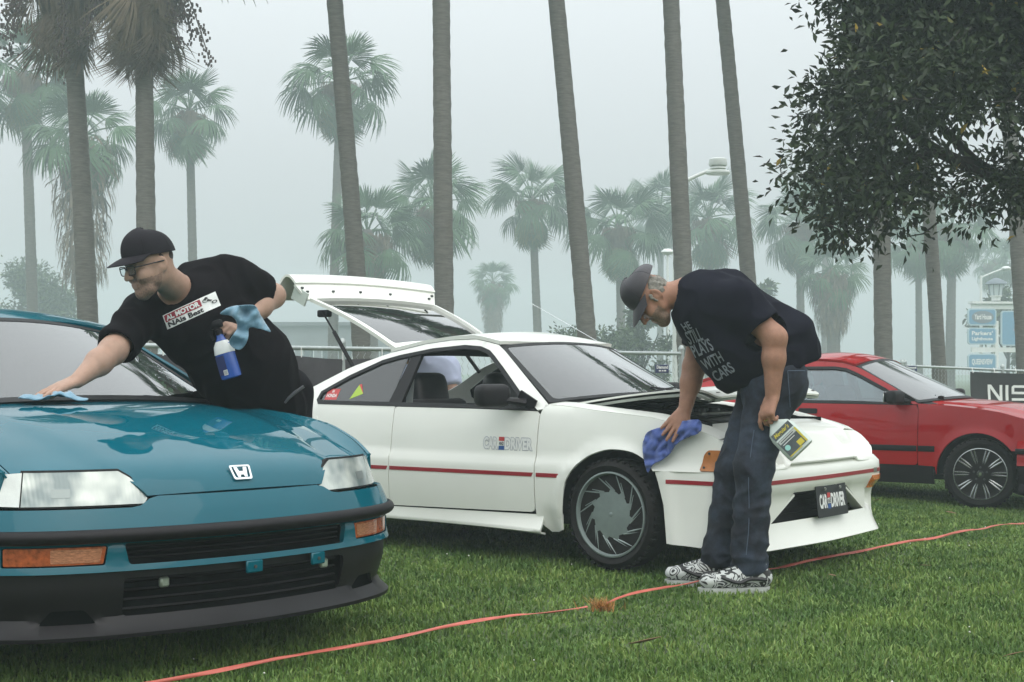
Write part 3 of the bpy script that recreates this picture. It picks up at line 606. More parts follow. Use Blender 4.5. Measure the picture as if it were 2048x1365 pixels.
    # --- pinstripe
    for (x0, x1) in ((-1.525, -.487), (-1.85, -1.54), (-.468, -.32)):
        zz = lambda x: .462 + .006 * (x + .3)
        both('stripe', panel([(x0, 0), (x1 - .012, 0), (x1, 1), (x0, 1)], lambda x, t: (x, -(Wd(x, zz(x) + t * .02) + .0025), zz(x) - .011 + t * .021), step=.05, thick=.002), REDS)
    # --- window trim, glass, pillars
    # shut line shadow strips stay as real gaps; trim ring:
    inn = offset_poly(dl, .022)
    ring = panel(dl, lambda a, b: (a, -(Wd(a, b) + .004), b), holes=[inn], step=.05, edge=.03, thick=.012)
    both('window_seal', ring, RUBBER)
    both('pillar_cover', panel([(-1.50, .82), (-1.60, .82), (-1.565, 1.10), (-1.49, 1.115)], lambda a, b: (a, -(Wd(a, b) - .004), b), step=.05, thick=.02), BLACKP)
    qg = panel(offset_poly(np.array([p for p in dl if p[0] < -1.6] + [(-1.6, 1.108)])[[0, 1, 2, 3, 4, 5, 6, 7]] if False else np.array([(-1.59, .82), (-2.165, .822), (-2.185, .85), (-2.178, .88), (-2.0, .968), (-1.78, 1.058), (-1.59, 1.098)]), 0), lambda a, b: (a, -(Wd(a, b) - .006), b), step=.06, thick=.004)
    g1, g2 = both('quarter_window', qg, GLASS)
    stk = lambda vf, l: (lambda v: np.c_[v[0][:, 0] * 0 - 2.155 + v[0][:, 0], 0 * v[0][:, 0], .83 + v[0][:, 1]])(vf)
    def side_decal(name, vf2, x0, z0, sc, m, lift, parent, base=-.006):
        v2, f = subdiv2(vf2, .05); x = x0 + v2[:, 0] * sc; z = z0 + v2[:, 1] * sc
        add(name, (np.c_[x, -(Wd(x, z) + base + lift), z], f), m, parent, smooth=False)
    side_decal('sticker', rect2(0, 0, 1, .62), -2.145, .835, .105, PRR, .001, g1)
    side_decal('sticker_lettering', fit2(text_mesh('HONDA', 1, .03), .08, .14, .92, .34), -2.145, .835, .105, PRW, .002, g1)
    side_decal('sticker_lettering', fit2(text_mesh('H', 1, .05), .42, .40, .58, .56), -2.145, .835, .105, PRW, .002, g1)
    side_decal('sticker', poly2([(0, 0), (1, .35), (.35, .9)]), -1.93, .84, .095, mat('lime sticker', (.35, .5, .05), .5), .001, g1)
    side_decal('sticker', poly2([(.35, .9), (1, .35), (.55, .95)]), -1.93, .84, .095, PRR, .0013, g1)
    # door lettering
    xx = -.845; o = np.array([xx, -(float(Wd(np.array(xx), np.array(.60))) + .001), .585])
    e = bpy.data.objects.new('door_lettering', None); COL.objects.link(e); e.parent = d
    car_and_driver(e, o, (.335, float(-(Wd(np.array(-.51), np.array(.6)) - Wd(np.array(xx), np.array(.6)))), 0), (0, .022, .335), True)
    # fuel flap line, mirror
    add('fuel_flap', panel(rounded([(-2.30, .60), (-2.16, .60), (-2.16, .735), (-2.30, .735)], .015), lambda a, b: (a, -(Wd(a, b) + .0025), b), step=.04, thick=.003), WHITE, car)
    for s, dd in ((1, d), (-1, d2)):
        mi = merge(rbox((-.70, -.895, .875), (.11, .20, .125), .04, 3, Matrix.Rotation(rad(-14), 4, 'Z')), tube([(-.58, -.76, .835), (-.66, -.84, .85)], [.035, .03], 8, flat=.7), boxm((-.575, -.755, .845), (.12, .012, .07), Matrix.Rotation(rad(28), 4, 'Y')))
        mm = mi if s == 1 else mirror_y(mi); add('mirror', mm, BLACKP, dd)
    # --- roof, windscreen
    def roof(x, t):
        z = zr(x); hw = Wd(x, z); return x, t * hw, z + .030 * (1 - t * t) + .004
    add('roof', panel([(-.925, -1), (-.925, 1), (-1.74, 1), (-1.74, -1)], lambda x, t: (roof(x - .0 + .05 * (1 - t * t) * np.clip((x + 1.74) / .8, 0, 1), t)), step=.07, edge=.07, thick=.02, flip=True), WHITE, car)
    def ws(t, s):
        x0 = -.919 + (-.439 + .919) * s; y0 = .555 + (.741 - .555) * s; z0 = 1.148 + (.838 - 1.148) * s; b = (1 - t * t)
        return x0 + b * (.06 + .12 * s), t * y0, z0 + b * (.028 + .012 * s)
    add('windscreen', panel([(-.965, .03), (.965, .03), (.965, .97), (-.965, .97)], ws, step=.08, thick=.005, flip=True), GLASS, car)
    add('windscreen_seal', panel([(-.995, .0), (.995, .0), (.995, 1.0), (-.995, 1.0)], lambda t, s: tuple(q + w for q, w in zip(ws(t, s), (0, 0, .002))), holes=[rounded([(-.945, .045), (.945, .045), (.945, .96), (-.945, .96)], .05)], step=.06, thick=.012, flip=True), RUBBER, car)
    add('cowl', panel([(-.96, 0), (.96, 0), (.96, 1), (-.96, 1)], lambda t, s: ((ws(t, 0 * t + 1.0)[0] + s * .10), t * .735, ws(t, 0 * t + 1.0)[2] - .008 - .03 * s), step=.08, thick=.01, flip=True), BLACKP, car)
    for (yb, yt) in ((-.15, .30), (.42, -.02)): add('wiper', tube([(-.24, yb, .862), (-.27, (yb + yt) / 2, .90), (-.33, yt + .1, .915)], [.009, .007, .005], 6), BLACKP, car)
    add('antenna', merge(tube([(-.93, .585, 1.135), (-1.64, .66, 1.455)], [.0022, .0016], 5), rbox((-.93, .58, 1.13), (.05, .03, .03), .008)), CHROME, car)
    # --- nose and bumper
    def nz_(x, y): return ze(x) + .020 * (1 - (y / .74) ** 2) * np.clip((.77 - x) / .16, 0, 1)
    def nose(x, y):
        z = nz_(x, y)
        for s in (-1, 1): z = z - .045 * np.clip((s * y - .38) / .012, 0, 1) * np.clip((.70 - s * y) / .03, 0, 1) * np.clip((x - .612) / .012, 0, 1) * np.clip((.79 - x) / .05, 0, 1)
        xf_ = x + .02 * (x - .44) / .3 * (1 - (y / .74) ** 2); return xf_, y, z
    ns = [(.43, -.605), (.60, -.602), (.604, -.758), (.665, -.752), (.715, -.722), (.748, -.665), (.765, -.56), (.775, -.35)]
    no = np.array(ns + [(.779, 0)] + [(a, -b) for a, b in ns[::-1]] + [(.44, .3), (.445, 0), (.44, -.3)])
    np_ = add('nose_panel', panel(no, nose, step=.028, edge=.025, thick=.008), WHITE, car)
    both('headlamp_flap', panel([(.612, .41), (.735, .41), (.722, .64), (.63, .66)], lambda x, y: (x, -y, nz_(x, y) - .044), step=.05, thick=.004, flip=True), WHITE, np_)
    pl = np.array([(.24, -.812), (.45, -.798), (.60, -.792), (.69, -.786), (.74, -.768), (.772, -.715), (.788, -.60), (.797, -.40), (.804, -.2), (.807, 0)])
    pl = np.concatenate([pl, (pl * [1, -1])[::-1][1:]]); pl = smooth_line(pl, 6); sl = np.concatenate([[0], np.cumsum(np.linalg.norm(np.diff(pl, axis=0), axis=1))]); sl -= sl[-1] / 2
    tn = np.gradient(pl, axis=0); tn /= np.linalg.norm(tn, axis=1)[:, None]; nr = np.stack([tn[:, 1], -tn[:, 0]], 1)
    SE = sl[-1]
    def bump(s, z, lift=0.0):
        X, Y, nx, ny = (np.interp(s, sl, q) for q in (pl[:, 0], pl[:, 1], nr[:, 0], nr[:, 1])); fr = np.clip((SE - np.abs(s) - .42) / .10, 0, 1)
        off = -.035 * np.clip((z - .50) / .045, 0, 1) ** 2 - .004 + lift
        off = off - fr * .030 * np.clip((.408 - z) / .012, 0, 1) + fr * .055 * np.clip((.27 - z) / .14, 0, 1) ** 1.6 * (1 - .8 * np.clip((np.abs(s) - .62) / .15, 0, 1)) - fr * .03 * np.clip((np.abs(s) - .62) / .12, 0, 1) * np.clip((.38 - z) / .05, 0, 1) * np.clip((z - .14) / .1, 0, 1)
        off = off - fr * .06 * np.clip((np.abs(s) - .555) / .03, 0, 1) * np.clip((.74 - np.abs(s)) / .08, 0, 1) * np.clip((.36 - z) / .02, 0, 1) * np.clip((z - .255) / .03, 0, 1)
        off = off + .012 * np.exp(-((SE - np.abs(s) - .085 - .06 * np.clip((.5 - z) / .35, 0, 1)) / .035) ** 2) + (1 - fr) * (.012 * np.clip((.46 - z) / .3, 0, 1) ** 2)
        off = off + .004 * np.exp(-((z - .437) / .008) ** 2) * 0
        return X + nx * off, Y + ny * off, z
    yo = .50
    opening = rounded([(-.30, .398), (.30, .398), (.535, .258), (-.535, .258)], .008)
    rec = rounded([(-.15, .435), (.21, .435), (.21, .40), (-.15, .40)], .008)
    bo = np.array([(-SE + .005, .512), (SE - .005, .512), (SE - .02, .157), (SE - .25, .148), (SE - .45, .14), (0, .135), (-SE + .45, .14), (-SE + .25, .148), (-SE + .02, .157)])
    ed = [(.025, .512), (.045, .46), (.079, .346), (.093, .22), (.10, .158)]
    bo = np.concatenate([[(-SE + .025, .512)], [(s, .514 + .03 * min(1, max(0, (SE - abs(s) - .42) / .08))) for s in np.linspace(-SE + .1, SE - .1, 40)], [(SE - a, z) for a, z in ed], [(SE - .31, .148), (SE - .51, .14), (0, .135), (-SE + .51, .14), (-SE + .31, .148)], [(-SE + a, z) for a, z in ed[::-1][:-1]]])
    b = add('front_bumper', panel(bo, bump, holes=[opening], step=.028, edge=.026, flip=False), WHITE, car)
    add('grille', panel([(-.56, .25), (.56, .25), (.56, .40), (-.56, .40)], lambda s, z: bump(s, z, -.07), step=.08, thick=.01), BLACKP, b)
    for zz in (.285, .315, .345, .372): add('grille_bar', tube([np.array(q) for q in zip(*bump(np.linspace(-.5, .5, 15), np.full(15, zz), -.06))], .004, 4), BLACKP, b)
    both('scoop_fin', merge(panel([(-.0, 0), (1, 0), (1, 1), (0, 1)], lambda a, t: tuple(np.asarray(q) for q in bump(-(.30 + .24 * a), .39 - .125 * a, -.07 + .07 * t + 0 * a)), step=.12, thick=.012)), WHITE, b)
    def strp(s0, s1, p=b): add('stripe', panel([(s0, .452), (s1, .452), (s1, .472), (s0, .472)], lambda s, z: bump(s, z, .003), step=.03, thick=.002), REDS, p)
    strp(-SE + .095, .60); strp(.66, SE - .09)
    add('badge', panel([(.605, .450), (.655, .450), (.655, .476), (.605, .476)], lambda s, z: bump(s, z, .004), step=.03, thick=.002), STEEL, b)
    for s in (-.665, .665): add('turn_signal', panel(rounded([(s - .085, .365), (s + .085, .365), (s + .085, .435), (s - .085, .435)], .008), lambda a, z: bump(a, z, .006), step=.03, thick=.02), AMBER, b)
    both('side_marker', panel(rounded([(.515, .522), (.64, .522), (.62, .622), (.55, .622), (.53, .60)], .012), lambda a, z: (a, -(Wd(a, z) + .006), z), step=.04, thick=.01), mat('amber marker', (.42, .14, .02), .35, vary=.2, vscale=12))
    for (x, z) in ((.557, .606), (.535, .538)): both('screw', mv(lathe([(0, -.003), (.006, -.003), (.007, 0), (0, 0)], 10, 'y'), (x, -float(Wd(np.array(x), np.array(z))) - .007, z)), RIMD)
    # number plate
    pv = np.array([bump(np.array(s), np.array(.34), .03) for s in (-.118, .235)]); ux = (pv[1] - pv[0]); ux[2] = 0
    plate = add('number_plate', lay((rounded([(0, -.5), (1, -.5), (1, .5), (0, .5)], [.04] * 4), [tuple(range(20))]), (pv[0][0], pv[0][1], .338), ux, (-.02, 0, .165)), PRK, b, smooth=False)
    plate.data.vertices.foreach_get; pm = plate.modifiers.new('thick', 'SOLIDIFY'); pm.thickness = .004; pm.offset = -1
    n = np.cross(ux, (0, 0, 1)); n /= np.linalg.norm(n); car_and_driver(plate, np.array([pv[0][0], pv[0][1], .338]) + ux * .08 + np.array([.004, 0, -.038]), ux * .84, np.array((-.02, 0, .19)) * 2.05, False)
    for t in (.25, .75): add('bolt', mv(lathe([(0, .006), (.008, .006), (.009, 0), (0, 0)], 10, 'x'), np.array([pv[0][0], pv[0][1], .40]) + ux * t + n * .001 + [.0, 0, 0]), STEEL, plate)
    # --- hood ajar
    hx0, hl, tilt = -.40, .885, rad(6.2)
    def hood(x, y):
        h = .018 * (1 - (y / .62) ** 2) + .014 * np.sin(np.clip((x - hx0) / hl, 0, 1) * math.pi) - .05 * np.clip((x - hx0 - hl + .14) / .14, 0, 1) ** 2
        lx = x - hx0; c, s = math.cos(tilt), math.sin(tilt); return hx0 + c * lx - s * h, y, .828 + s * lx + c * h
    ho = rounded([(hx0, -.615), (hx0 + hl, -.575), (hx0 + hl + .02, 0), (hx0 + hl, .575), (hx0, .615), (hx0 + .10, 0)], [.03, .04, 0, .04, .03, 0])
    h = add('hood', panel(ho, hood, step=.05, edge=.04, thick=.010), WHITE, car)
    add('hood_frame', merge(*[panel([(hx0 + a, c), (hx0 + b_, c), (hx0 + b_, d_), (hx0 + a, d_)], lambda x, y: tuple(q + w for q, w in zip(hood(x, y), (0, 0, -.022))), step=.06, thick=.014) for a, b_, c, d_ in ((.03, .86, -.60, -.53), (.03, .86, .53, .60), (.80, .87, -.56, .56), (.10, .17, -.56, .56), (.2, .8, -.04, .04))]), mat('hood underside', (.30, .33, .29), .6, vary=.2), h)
    for y in (-.50, .55): add('rubber_stop', boxm((hx0 + hl - .05, y, .876), (.03, .03, .05)), RUBBER, h)
    # --- engine bay
    bay = add('engine_bay', merge(boxm((.02, 0, .46), (.92, 1.22, .02)), boxm((-.43, 0, .63), (.02, 1.24, .36)), boxm((.455, 0, .57), (.02, 1.2, .25)), boxm((.02, -.60, .60), (.90, .012, .30)), boxm((.02, .60, .60), (.90, .012, .30))), DARKIN, car, smooth=False)
    add('engine', merge(rbox((.10, .02, .64), (.26, .44, .16), .03), rbox((.10, .02, .735), (.14, .42, .05), .02), *[mv(lathe([(0, 0), (.035, 0), (.03, .05), (0, .05)], 12, 'z'), (.1, y, .755)) for y in (-.1, .05)]), ENG, bay)
    for (x, y) in ((-.02, -.50), (-.02, .50)): add('strut_tower', mv(lathe([(.0, .10), (.05, .10), (.055, .085), (.10, .08), (.115, 0), (0, 0)], 20, 'z'), (x, y, .645)), mat('bay paint', (.25, .26, .24), .4), bay)
    add('battery', rbox((-.22, -.36, .68), (.17, .24, .19), .015), ENG, bay); add('washer_bottle', rbox((.33, -.45, .62), (.14, .15, .2), .03), mat('milky plastic', (.35, .36, .32), .4, vary=.2), bay)
    add('air_box', rbox((-.18, .28, .70), (.24, .34, .12), .03), ENG, bay); add('valve_cover', rbox((.10, .02, .775), (.10, .36, .02), .008), mat('worn alloy', (.28, .27, .26), .45, metal=.7, vary=.4, vscale=20), bay)
    for k, p in enumerate((((-.3, -.5, .72), (-.1, -.3, .79), (.15, -.25, .76), (.3, -.1, .70)), ((-.35, .1, .75), (-.1, -.05, .82), (.05, -.2, .79)), ((-.2, -.45, .79), (.1, -.5, .76), (.33, -.42, .73)), ((.25, .3, .70), (.0, .35, .80), (-.25, .1, .80)))): add('hose', tube(smooth_line(p, 6), .016 if k != 1 else .008, 8), ENG if k != 1 else STEEL, bay)
    # --- tailgate raised
    hg = np.array([-1.76, 1.128]); rd = np.array([-2.42, 1.442])
    def hatch(a, t):       # a 0 hinge .. 1 rear, t across
        x = hg[0] + (rd[0] - hg[0]) * a; z = hg[1] + (rd[1] - hg[1]) * a + .022 * np.sin(a * math.pi) + .03 * (1 - t * t) * (1 - .3 * a)
        return x, t * (.52 + .07 * a), z
    hb = bpy.data.objects.new('tailgate', None); COL.objects.link(hb); hb.parent = car
    add('tailgate_frame', panel([(0, -1), (1, -1), (1, 1), (0, 1)], hatch, holes=[rounded([(.06, -.93), (.985, -.95), (.985, .95), (.06, .93)], .04)], step=.06, thick=.022, flip=False), WHITE, hb)
    add('tailgate_glass', panel([(.05, -.945), (.99, -.96), (.99, .96), (.05, .945)], lambda a, t: tuple(q + w for q, w in zip(hatch(a, t), (0, 0, -.004))), step=.07, thick=.005), GLASSD, hb)
    def spo(a, t):         # tail panel and spoiler now pointing up and back
        w = .60 + .055 * a; return rd[0] - .01 - .055 * a - .03 * (1 - t * t) * a, t * w, rd[1] + .012 + .095 * a + .022 * (1 - t * t)
    sp = add('spoiler', merge(panel([(0, -1), (1, -1), (1, 1), (0, 1)], spo, step=.06, thick=.014, flip=True), panel([(0, -1), (1, -1), (1, 1), (0, 1)], lambda a, t: (rd[0] - .066 - .19 * a - .03 * (1 - t * t), t * (.655 + .02 * a), rd[1] + .108 + .022 * (1 - t * t) + .062 * np.sin(np.clip(a * 1.25, 0, 1) * math.pi) - .10 * a ** 2), step=.05, thick=.014)), WHITE, hb)
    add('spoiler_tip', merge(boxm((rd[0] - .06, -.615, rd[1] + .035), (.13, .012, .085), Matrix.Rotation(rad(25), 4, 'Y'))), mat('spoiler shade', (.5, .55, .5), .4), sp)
    for t in (-.95, -.92, -.55, -.15, .3, .9, .95):
        a = .5 if t not in (-.95, .95) else .75; p = np.array(spo(np.array(a), np.array(t))); add('bolt', mv(lathe([(0, .012), (.007, .012), (.008, -.004), (0, -.004)], 8, 'x'), p + [.004, 0, 0]), RIMD, sp)
    add('latch', merge(rbox((rd[0] + .06, -.52, rd[1] - .075), (.09, .05, .045), .01), ), BLACKP, hb)
    for s in (1, -1):
        st = merge(tube([(-2.36, -.545, 1.385), (-2.235, -.56, 1.25)], .006, 8), tube([(-2.235, -.56, 1.25), (-2.02, -.585, 1.0)], .0125, 10))
        add('gas_strut', st if s == 1 else mirror_y(st), BLACKP, car)
    add('rear_panel', panel([(-.70, .28), (.70, .28), (.70, .74), (-.70, .74)], lambda y, z: (-2.87 + .05 * (y / .7) ** 2, y, z), step=.08), WHITE, car)
    # --- inside
    add('floor_pan', merge(boxm((-1.2, 0, .22), (3.2, 1.40, .04)), boxm((-.47, 0, .55), (.02, 1.4, .62)), boxm((.2, 0, .2), (1.0, 1.1, .04)), boxm((-1.2, -.66, .5), (1.4, .03, .55)), boxm((-1.2, .66, .5), (1.4, .03, .55)), boxm((-2.25, 0, .55), (1.0, 1.30, .04)), boxm((-2.1, -.66, .62), (.9, .02, .34)), boxm((-2.1, .66, .62), (.9, .02, .34))), DARKIN, car, smooth=False)
    add('headlining', panel([(-.95, -.93), (-.95, .93), (-1.72, .93), (-1.72, -.93)], lambda x, t: (x, t * (Wd(x, zr(x)) - .01), zr(x) - .02 + .012 * (1 - t * t)), step=.1, thick=.01), DARKIN, car)
    for s in (-1, 1):
        rl = np.linspace(-.96, -1.73, 12); add('roof_rail_trim', tube([(x, s * (Wd(np.array(x), zr(x)) - .03), zr(x) - .035) for x in rl], .03, 6), DARKIN, car)
    add('dashboard', merge(rbox((-.60, 0, .74), (.34, 1.34, .16), .05, 3), rbox((-.70, .34, .80), (.16, .40, .10), .03, 3), rbox((-.56, 0, .62), (.2, 1.3, .2), .04)), BLACKP, car)
    for (x, y, r_) in ((-.46, -.32, 8), (-.47, .06, -6)):
        add('magazine', rbox((x, y, .836), (.21, .28, .008), .002, 1, Matrix.Rotation(rad(r_), 4, 'Z') @ Matrix.Rotation(rad(7), 4, 'Y')), mat('magazine page', (.6, .62, .55), .5, vary=.3, vscale=16), car)
    seat(car, -1.30, -.36, .14); seat(car, -1.30, .36, .14)
    steering_wheel(car, -.86, .36, .80)
    add('rear_view_mirror', rbox((-.86, 0, 1.075), (.03, .22, .06), .015), BLACKP, car)
    add('seat_belt', merge(boxm((-1.57, -.60, .80), (.05, .004, .62), Matrix.Rotation(rad(-6), 4, 'X')), ), mat('belt webbing', (.35, .37, .36), .6), car)
    # wheels and wells
    for (x, s, st) in ((0, -1, rad(-3)), (0, 1, rad(-3)), (-2.2, -1, 0), (-2.2, 1, 0)): wheel(car, x, s * .715, .278, .280, .218, 'turbine', st, s)
    for x in (0, -2.2):
        for s in (-1, 1): add('wheel_well', merge(panel([(0, 0), (math.pi, 0), (math.pi, 1), (0, 1)], lambda a, t: (x + .345 * np.cos(a), s * (.53 + t * .245), .27 + .345 * np.sin(a)), step=.2, thick=.01, flip=(s > 0)), boxm((x, s * .53, .38), (.68, .012, .5))), DARKIN, car, smooth=False)
    add('splash_guard', boxm((.52, 0, .2), (.4, 1.3, .02)), DARKIN, car)
white_car()
# ------------------------------------------------------------------ rounded second-generation coupe, built twice
def paint(name, c, metal, flake=0.0, rough=.3):
    m = mat(name, c, rough, metal=metal, spec=.0, coat=.8, coat_rough=.012, vary=.06, vscale=3)
    return m
def flute_mat():
    m = mat('fluted lamp glass', (.60, .64, .62), .18, metal=.25, coat=1.0); n, l = m.node_tree.nodes, m.node_tree.links; b = n['Principled BSDF']
    t = n.new('ShaderNodeTexCoord'); w = n.new('ShaderNodeTexWave'); w.wave_type = 'BANDS'; w.bands_direction = 'Y'; w.inputs['Scale'].default_value = 26; w.inputs['Distortion'].default_value = .6
    bp = n.new('ShaderNodeBump'); bp.inputs['Strength'].default_value = .07; bp.inputs['Distance'].default_value = .01
    l.new(t.outputs['Object'], w.inputs['Vector']); l.new(w.outputs['Fac'], bp.inputs['Height']); l.new(bp.outputs[0], b.inputs['Normal'])
    nz = n.new('ShaderNodeTexNoise'); nz.inputs['Scale'].default_value = 9; cr = n.new('ShaderNodeValToRGB'); cr.color_ramp.elements[0].position = .35; cr.color_ramp.elements[1].position = .62
    cr.color_ramp.elements[0].color = (.20, .25, .25, 1); cr.color_ramp.elements[1].color = (.66, .69, .64, 1)
    l.new(t.outputs['Object'], nz.inputs['Vector']); l.new(nz.outputs['Fac'], cr.inputs[0]); l.new(cr.outputs[0], b.inputs['Base Color']); return m
LAMP = flute_mat(); LAMPC = mat('corner lamp glass', (.75, .77, .74), .12, coat=1.0, vary=.1, vscale=20)
def crx(label, X0, Y0, H, pm, rim, steer, lip, moulding, hs=1.0):
    car = thing('coupe_car', label, 'car', (X0, Y0, float(gz(X0, Y0))), H)
    def Wd(x, z):
        y = np.where(z < .835, .832 - .26 * (z - .5) ** 2, .8028 - (z - .835) * .62)
        y = y - .115 * (np.clip(x - .1, 0, 1) / .5) ** 2 - .09 * (np.clip(-1.9 - x, 0, 2) / .9) ** 2
        for wx in (0, -2.3):
            r = np.hypot(x - wx, z - .285); y = y + .014 * np.exp(-((r - .335) / .03) ** 2) * (z > .05)
        return y - .006 * np.exp(-((z - .64) / .012) ** 2) * 0
    side = lambda a, b: (a, -Wd(a, b), b)
    zr = lambda x: np.interp(-np.asarray(x), [.50, .76, 1.08, 1.25, 1.45, 1.70, 2.0, 2.3, 2.6, 2.9], [.852, 1.0, 1.155, 1.198, 1.212, 1.202, 1.155, 1.085, 1.01, .93])
    ze = lambda x: np.interp(x, [-.55, -.50, -.30, -.09, .05, .19, .38, .50, .60], [.852, .852, .842, .826, .810, .787, .735, .692, .655])
    def both(name, vf, m, parent=car, **k): return add(name, vf, m, parent, **k), add(name, mirror_y(vf), m, parent, **k)
    # --- plan of the nose
    hp = np.array([(.30, -.835), (.40, -.822), (.50, -.79), (.575, -.73), (.64, -.64), (.70, -.50), (.745, -.32), (.768, -.15), (.775, 0)])
    pl = smooth_line(np.concatenate([hp, (hp * [1, -1])[::-1][1:]]), 6); sl = np.concatenate([[0], np.cumsum(np.linalg.norm(np.diff(pl, axis=0), axis=1))]); sl -= sl[-1] / 2; SE = sl[-1]
    tn = np.gradient(pl, axis=0); tn /= np.linalg.norm(tn, axis=1)[:, None]; nr = np.stack([tn[:, 1], -tn[:, 0]], 1)
    def wrap(s, z, off=0.0):
        X, Y, nx, ny = (np.interp(s, sl, q) for q in (pl[:, 0], pl[:, 1], nr[:, 0], nr[:, 1])); return X + nx * off, Y + ny * off, z
    XF = lambda y: np.interp(np.abs(y), np.abs(hp[::-1, 1]), hp[::-1, 0])
    # --- hood
    prof = smooth_line([(-.46, .888), (-.15, .872), (.15, .838), (.40, .785), (.56, .738), (.66, .704), (.715, .672), (.748, .635), (.762, .604)], 10)
    pa = np.concatenate([[0], np.cumsum(np.linalg.norm(np.diff(prof, axis=0), axis=1))]); pa /= pa[-1]
    def hood(a, y):
        x, z = np.interp(a, pa, prof[:, 0]), np.interp(a, pa, prof[:, 1]); k = np.clip((x - .0) / .76, 0, 1); k = k * k * (3 - 2 * k)
        rear = -.10 * (y / .7) ** 2 * (1 - k); x = x - (.768 - XF(y)) * k + rear
        cy = .60 - .17 * a; z = z - .028 * (y / .75) ** 2 * (1 - .2 * k) - .013 / (1 + np.exp(-(np.abs(y) - cy) / .009))
        return x, y, z
    ah = float(np.interp(.685, prof[::-1, 1], pa[::-1]))
    front = [(1 - (1 - ah) * np.clip((abs(y) - .355) / .085, 0, 1) ** .8, y) for y in np.linspace(-.70, .70, 57)]
    ho = np.concatenate([[(0, -.70)], [(a, y) for a, y in front], [(0, .70)]]); ho = np.concatenate([[(0.0, y) for y in np.linspace(.70, -.70, 12)], front])
    hd = add('hood', panel(ho, hood, step=.035, edge=.03, thick=.012, flip=False), pm, car)
    # --- fenders
    arch = [(.335 * math.cos(a), .285 + .335 * math.sin(a)) for a in np.linspace(.62, math.pi + .05, 20)]
    xs = np.linspace(-.50, .52, 24)
    fo = np.concatenate([[(-.488, .34), (-.488, .62), (-.49, .80), (-.50, .848)], np.c_[xs, ze(xs)], [(.515, .62), (.50, .575), (.46, .50), (.30, .48)], arch, [(-.345, .33)]])
    def ftop(x, t):
        w = Wd(x, ze(x)); y = w - t * np.maximum(w - .706, .0); a = np.clip(t, 0, 1)
        aa = np.interp(x, [-.57, .58], [0, ah * .98]); hz = ze(x) + .012
        return x, -y, ze(x) + (hz - ze(x)) * np.sin(a * math.pi / 2)
    hea = np.linspace(0, ah, 40); hex_, _, hez = hood(hea, np.full(40, .70)); hez = hez - .001
    def ftop(x, t):
        w = Wd(x, ze(x)); y = w - t * np.maximum(w - .704, .0); hz = np.interp(x, hex_, hez); k = np.clip(t, 0, 1)
        return x, -y, ze(x) + (hz - ze(x)) * np.sin(k * math.pi / 2)
    both('fender', merge(panel(fo, side, step=.03, edge=.025), panel([(-.50, 0), (.52, 0), (.52, 1), (-.50, 1)], ftop, step=.05, edge=.04, thick=.006)), pm)
    # --- doors, body side, glass
    dl = np.array([(-.56, .842), (-1.0, .845), (-1.60, .848), (-2.06, .856), (-2.10, .885), (-2.05, .92), (-1.86, 1.09), (-1.72, 1.145), (-1.55, 1.165), (-1.30, 1.165), (-1.19, 1.15), (-1.08, 1.108), (-.80, .978), (-.62, .872)])
    door = rounded([(-.494, .34), (-.494, .80), (-.51, .838), (-1.0, .841), (-1.60, .844), (-1.60, .34)], [.03, 0, 0, 0, .02, .05])
    d, d2 = both('door', panel(door, side, step=.035), pm)
    both('door_handle', panel(rounded([(-1.55, .755), (-1.38, .755), (-1.38, .80), (-1.55, .80)], .012), lambda a, b: (a, -(Wd(a, b) + .006), b), step=.05), BLACKP, d)
    ro = np.linspace(-.50, -2.9, 40)
    bs = np.concatenate([np.c_[ro, zr(ro)], [(-2.94, .60), (-2.9, .34), (-2.64, .34)], [(-2.3 - .335 * math.cos(a), .285 + .335 * math.sin(a)) for a in np.linspace(.1, math.pi - .1, 22)], [(-1.606, .34), (-1.606, .845)], dl[2:], [(-.53, .845), (-.505, .847)]])
    both('body_side', panel(bs, side, step=.035, edge=.03), pm)
    both('sill', panel([(-.36, .19), (-.36, .336), (-1.94, .336), (-1.94, .19)], lambda x, z: (x, -(Wd(x, z) - .006 - .25 * np.clip(.27 - z, 0, 1)), z), step=.05, flip=True), BLACKP)
    if moulding:
        for (x0, x1) in ((-.485, -.35), (-1.595, -.50), (-1.93, -1.612)): both('side_moulding', panel([(x0, .455), (x1, .455), (x1, .503), (x0, .503)], lambda x, z: (x, -(Wd(x, z) + .012 * np.sin((z - .452) / .054 * math.pi) ** .5), z), step=.03, thick=.008), BLACKP)
        both('side_moulding', panel([(.33, .44), (.62, .44), (.62, .49), (.33, .49)], lambda x, z: (x, -(Wd(x, z) + .010), z), step=.03, thick=.008), BLACKP)
    both('window_seal', panel(dl, lambda a, b: (a, -(Wd(a, b) + .004), b), holes=[offset_poly(dl, .024)], step=.05, edge=.035), RUBBER)
    both('pillar_cover', panel([(-1.56, .86), (-1.65, .86), (-1.66, 1.145), (-1.575, 1.155)], lambda a, b: (a, -(Wd(a, b) - .002), b), step=.05, thick=.02), BLACKP)
    both('door_window', panel(np.array([(-.64, .86), (-1.57, .865), (-1.585, 1.15), (-1.30, 1.152), (-1.19, 1.136), (-1.09, 1.095), (-.80, .962)]), lambda a, b: (a, -(Wd(a, b) - .008), b), step=.07, thick=.004), GLASS)
    both('quarter_window', panel(np.array([(-1.64, .866), (-2.05, .872), (-2.075, .89), (-1.855, 1.07), (-1.72, 1.125), (-1.65, 1.14)]), lambda a, b: (a, -(Wd(a, b) - .008), b), step=.07, thick=.004), GLASS)
    def roof(x, t): return x, t * Wd(x, zr(x)), zr(x) + .062 * (1 - t * t) + .003
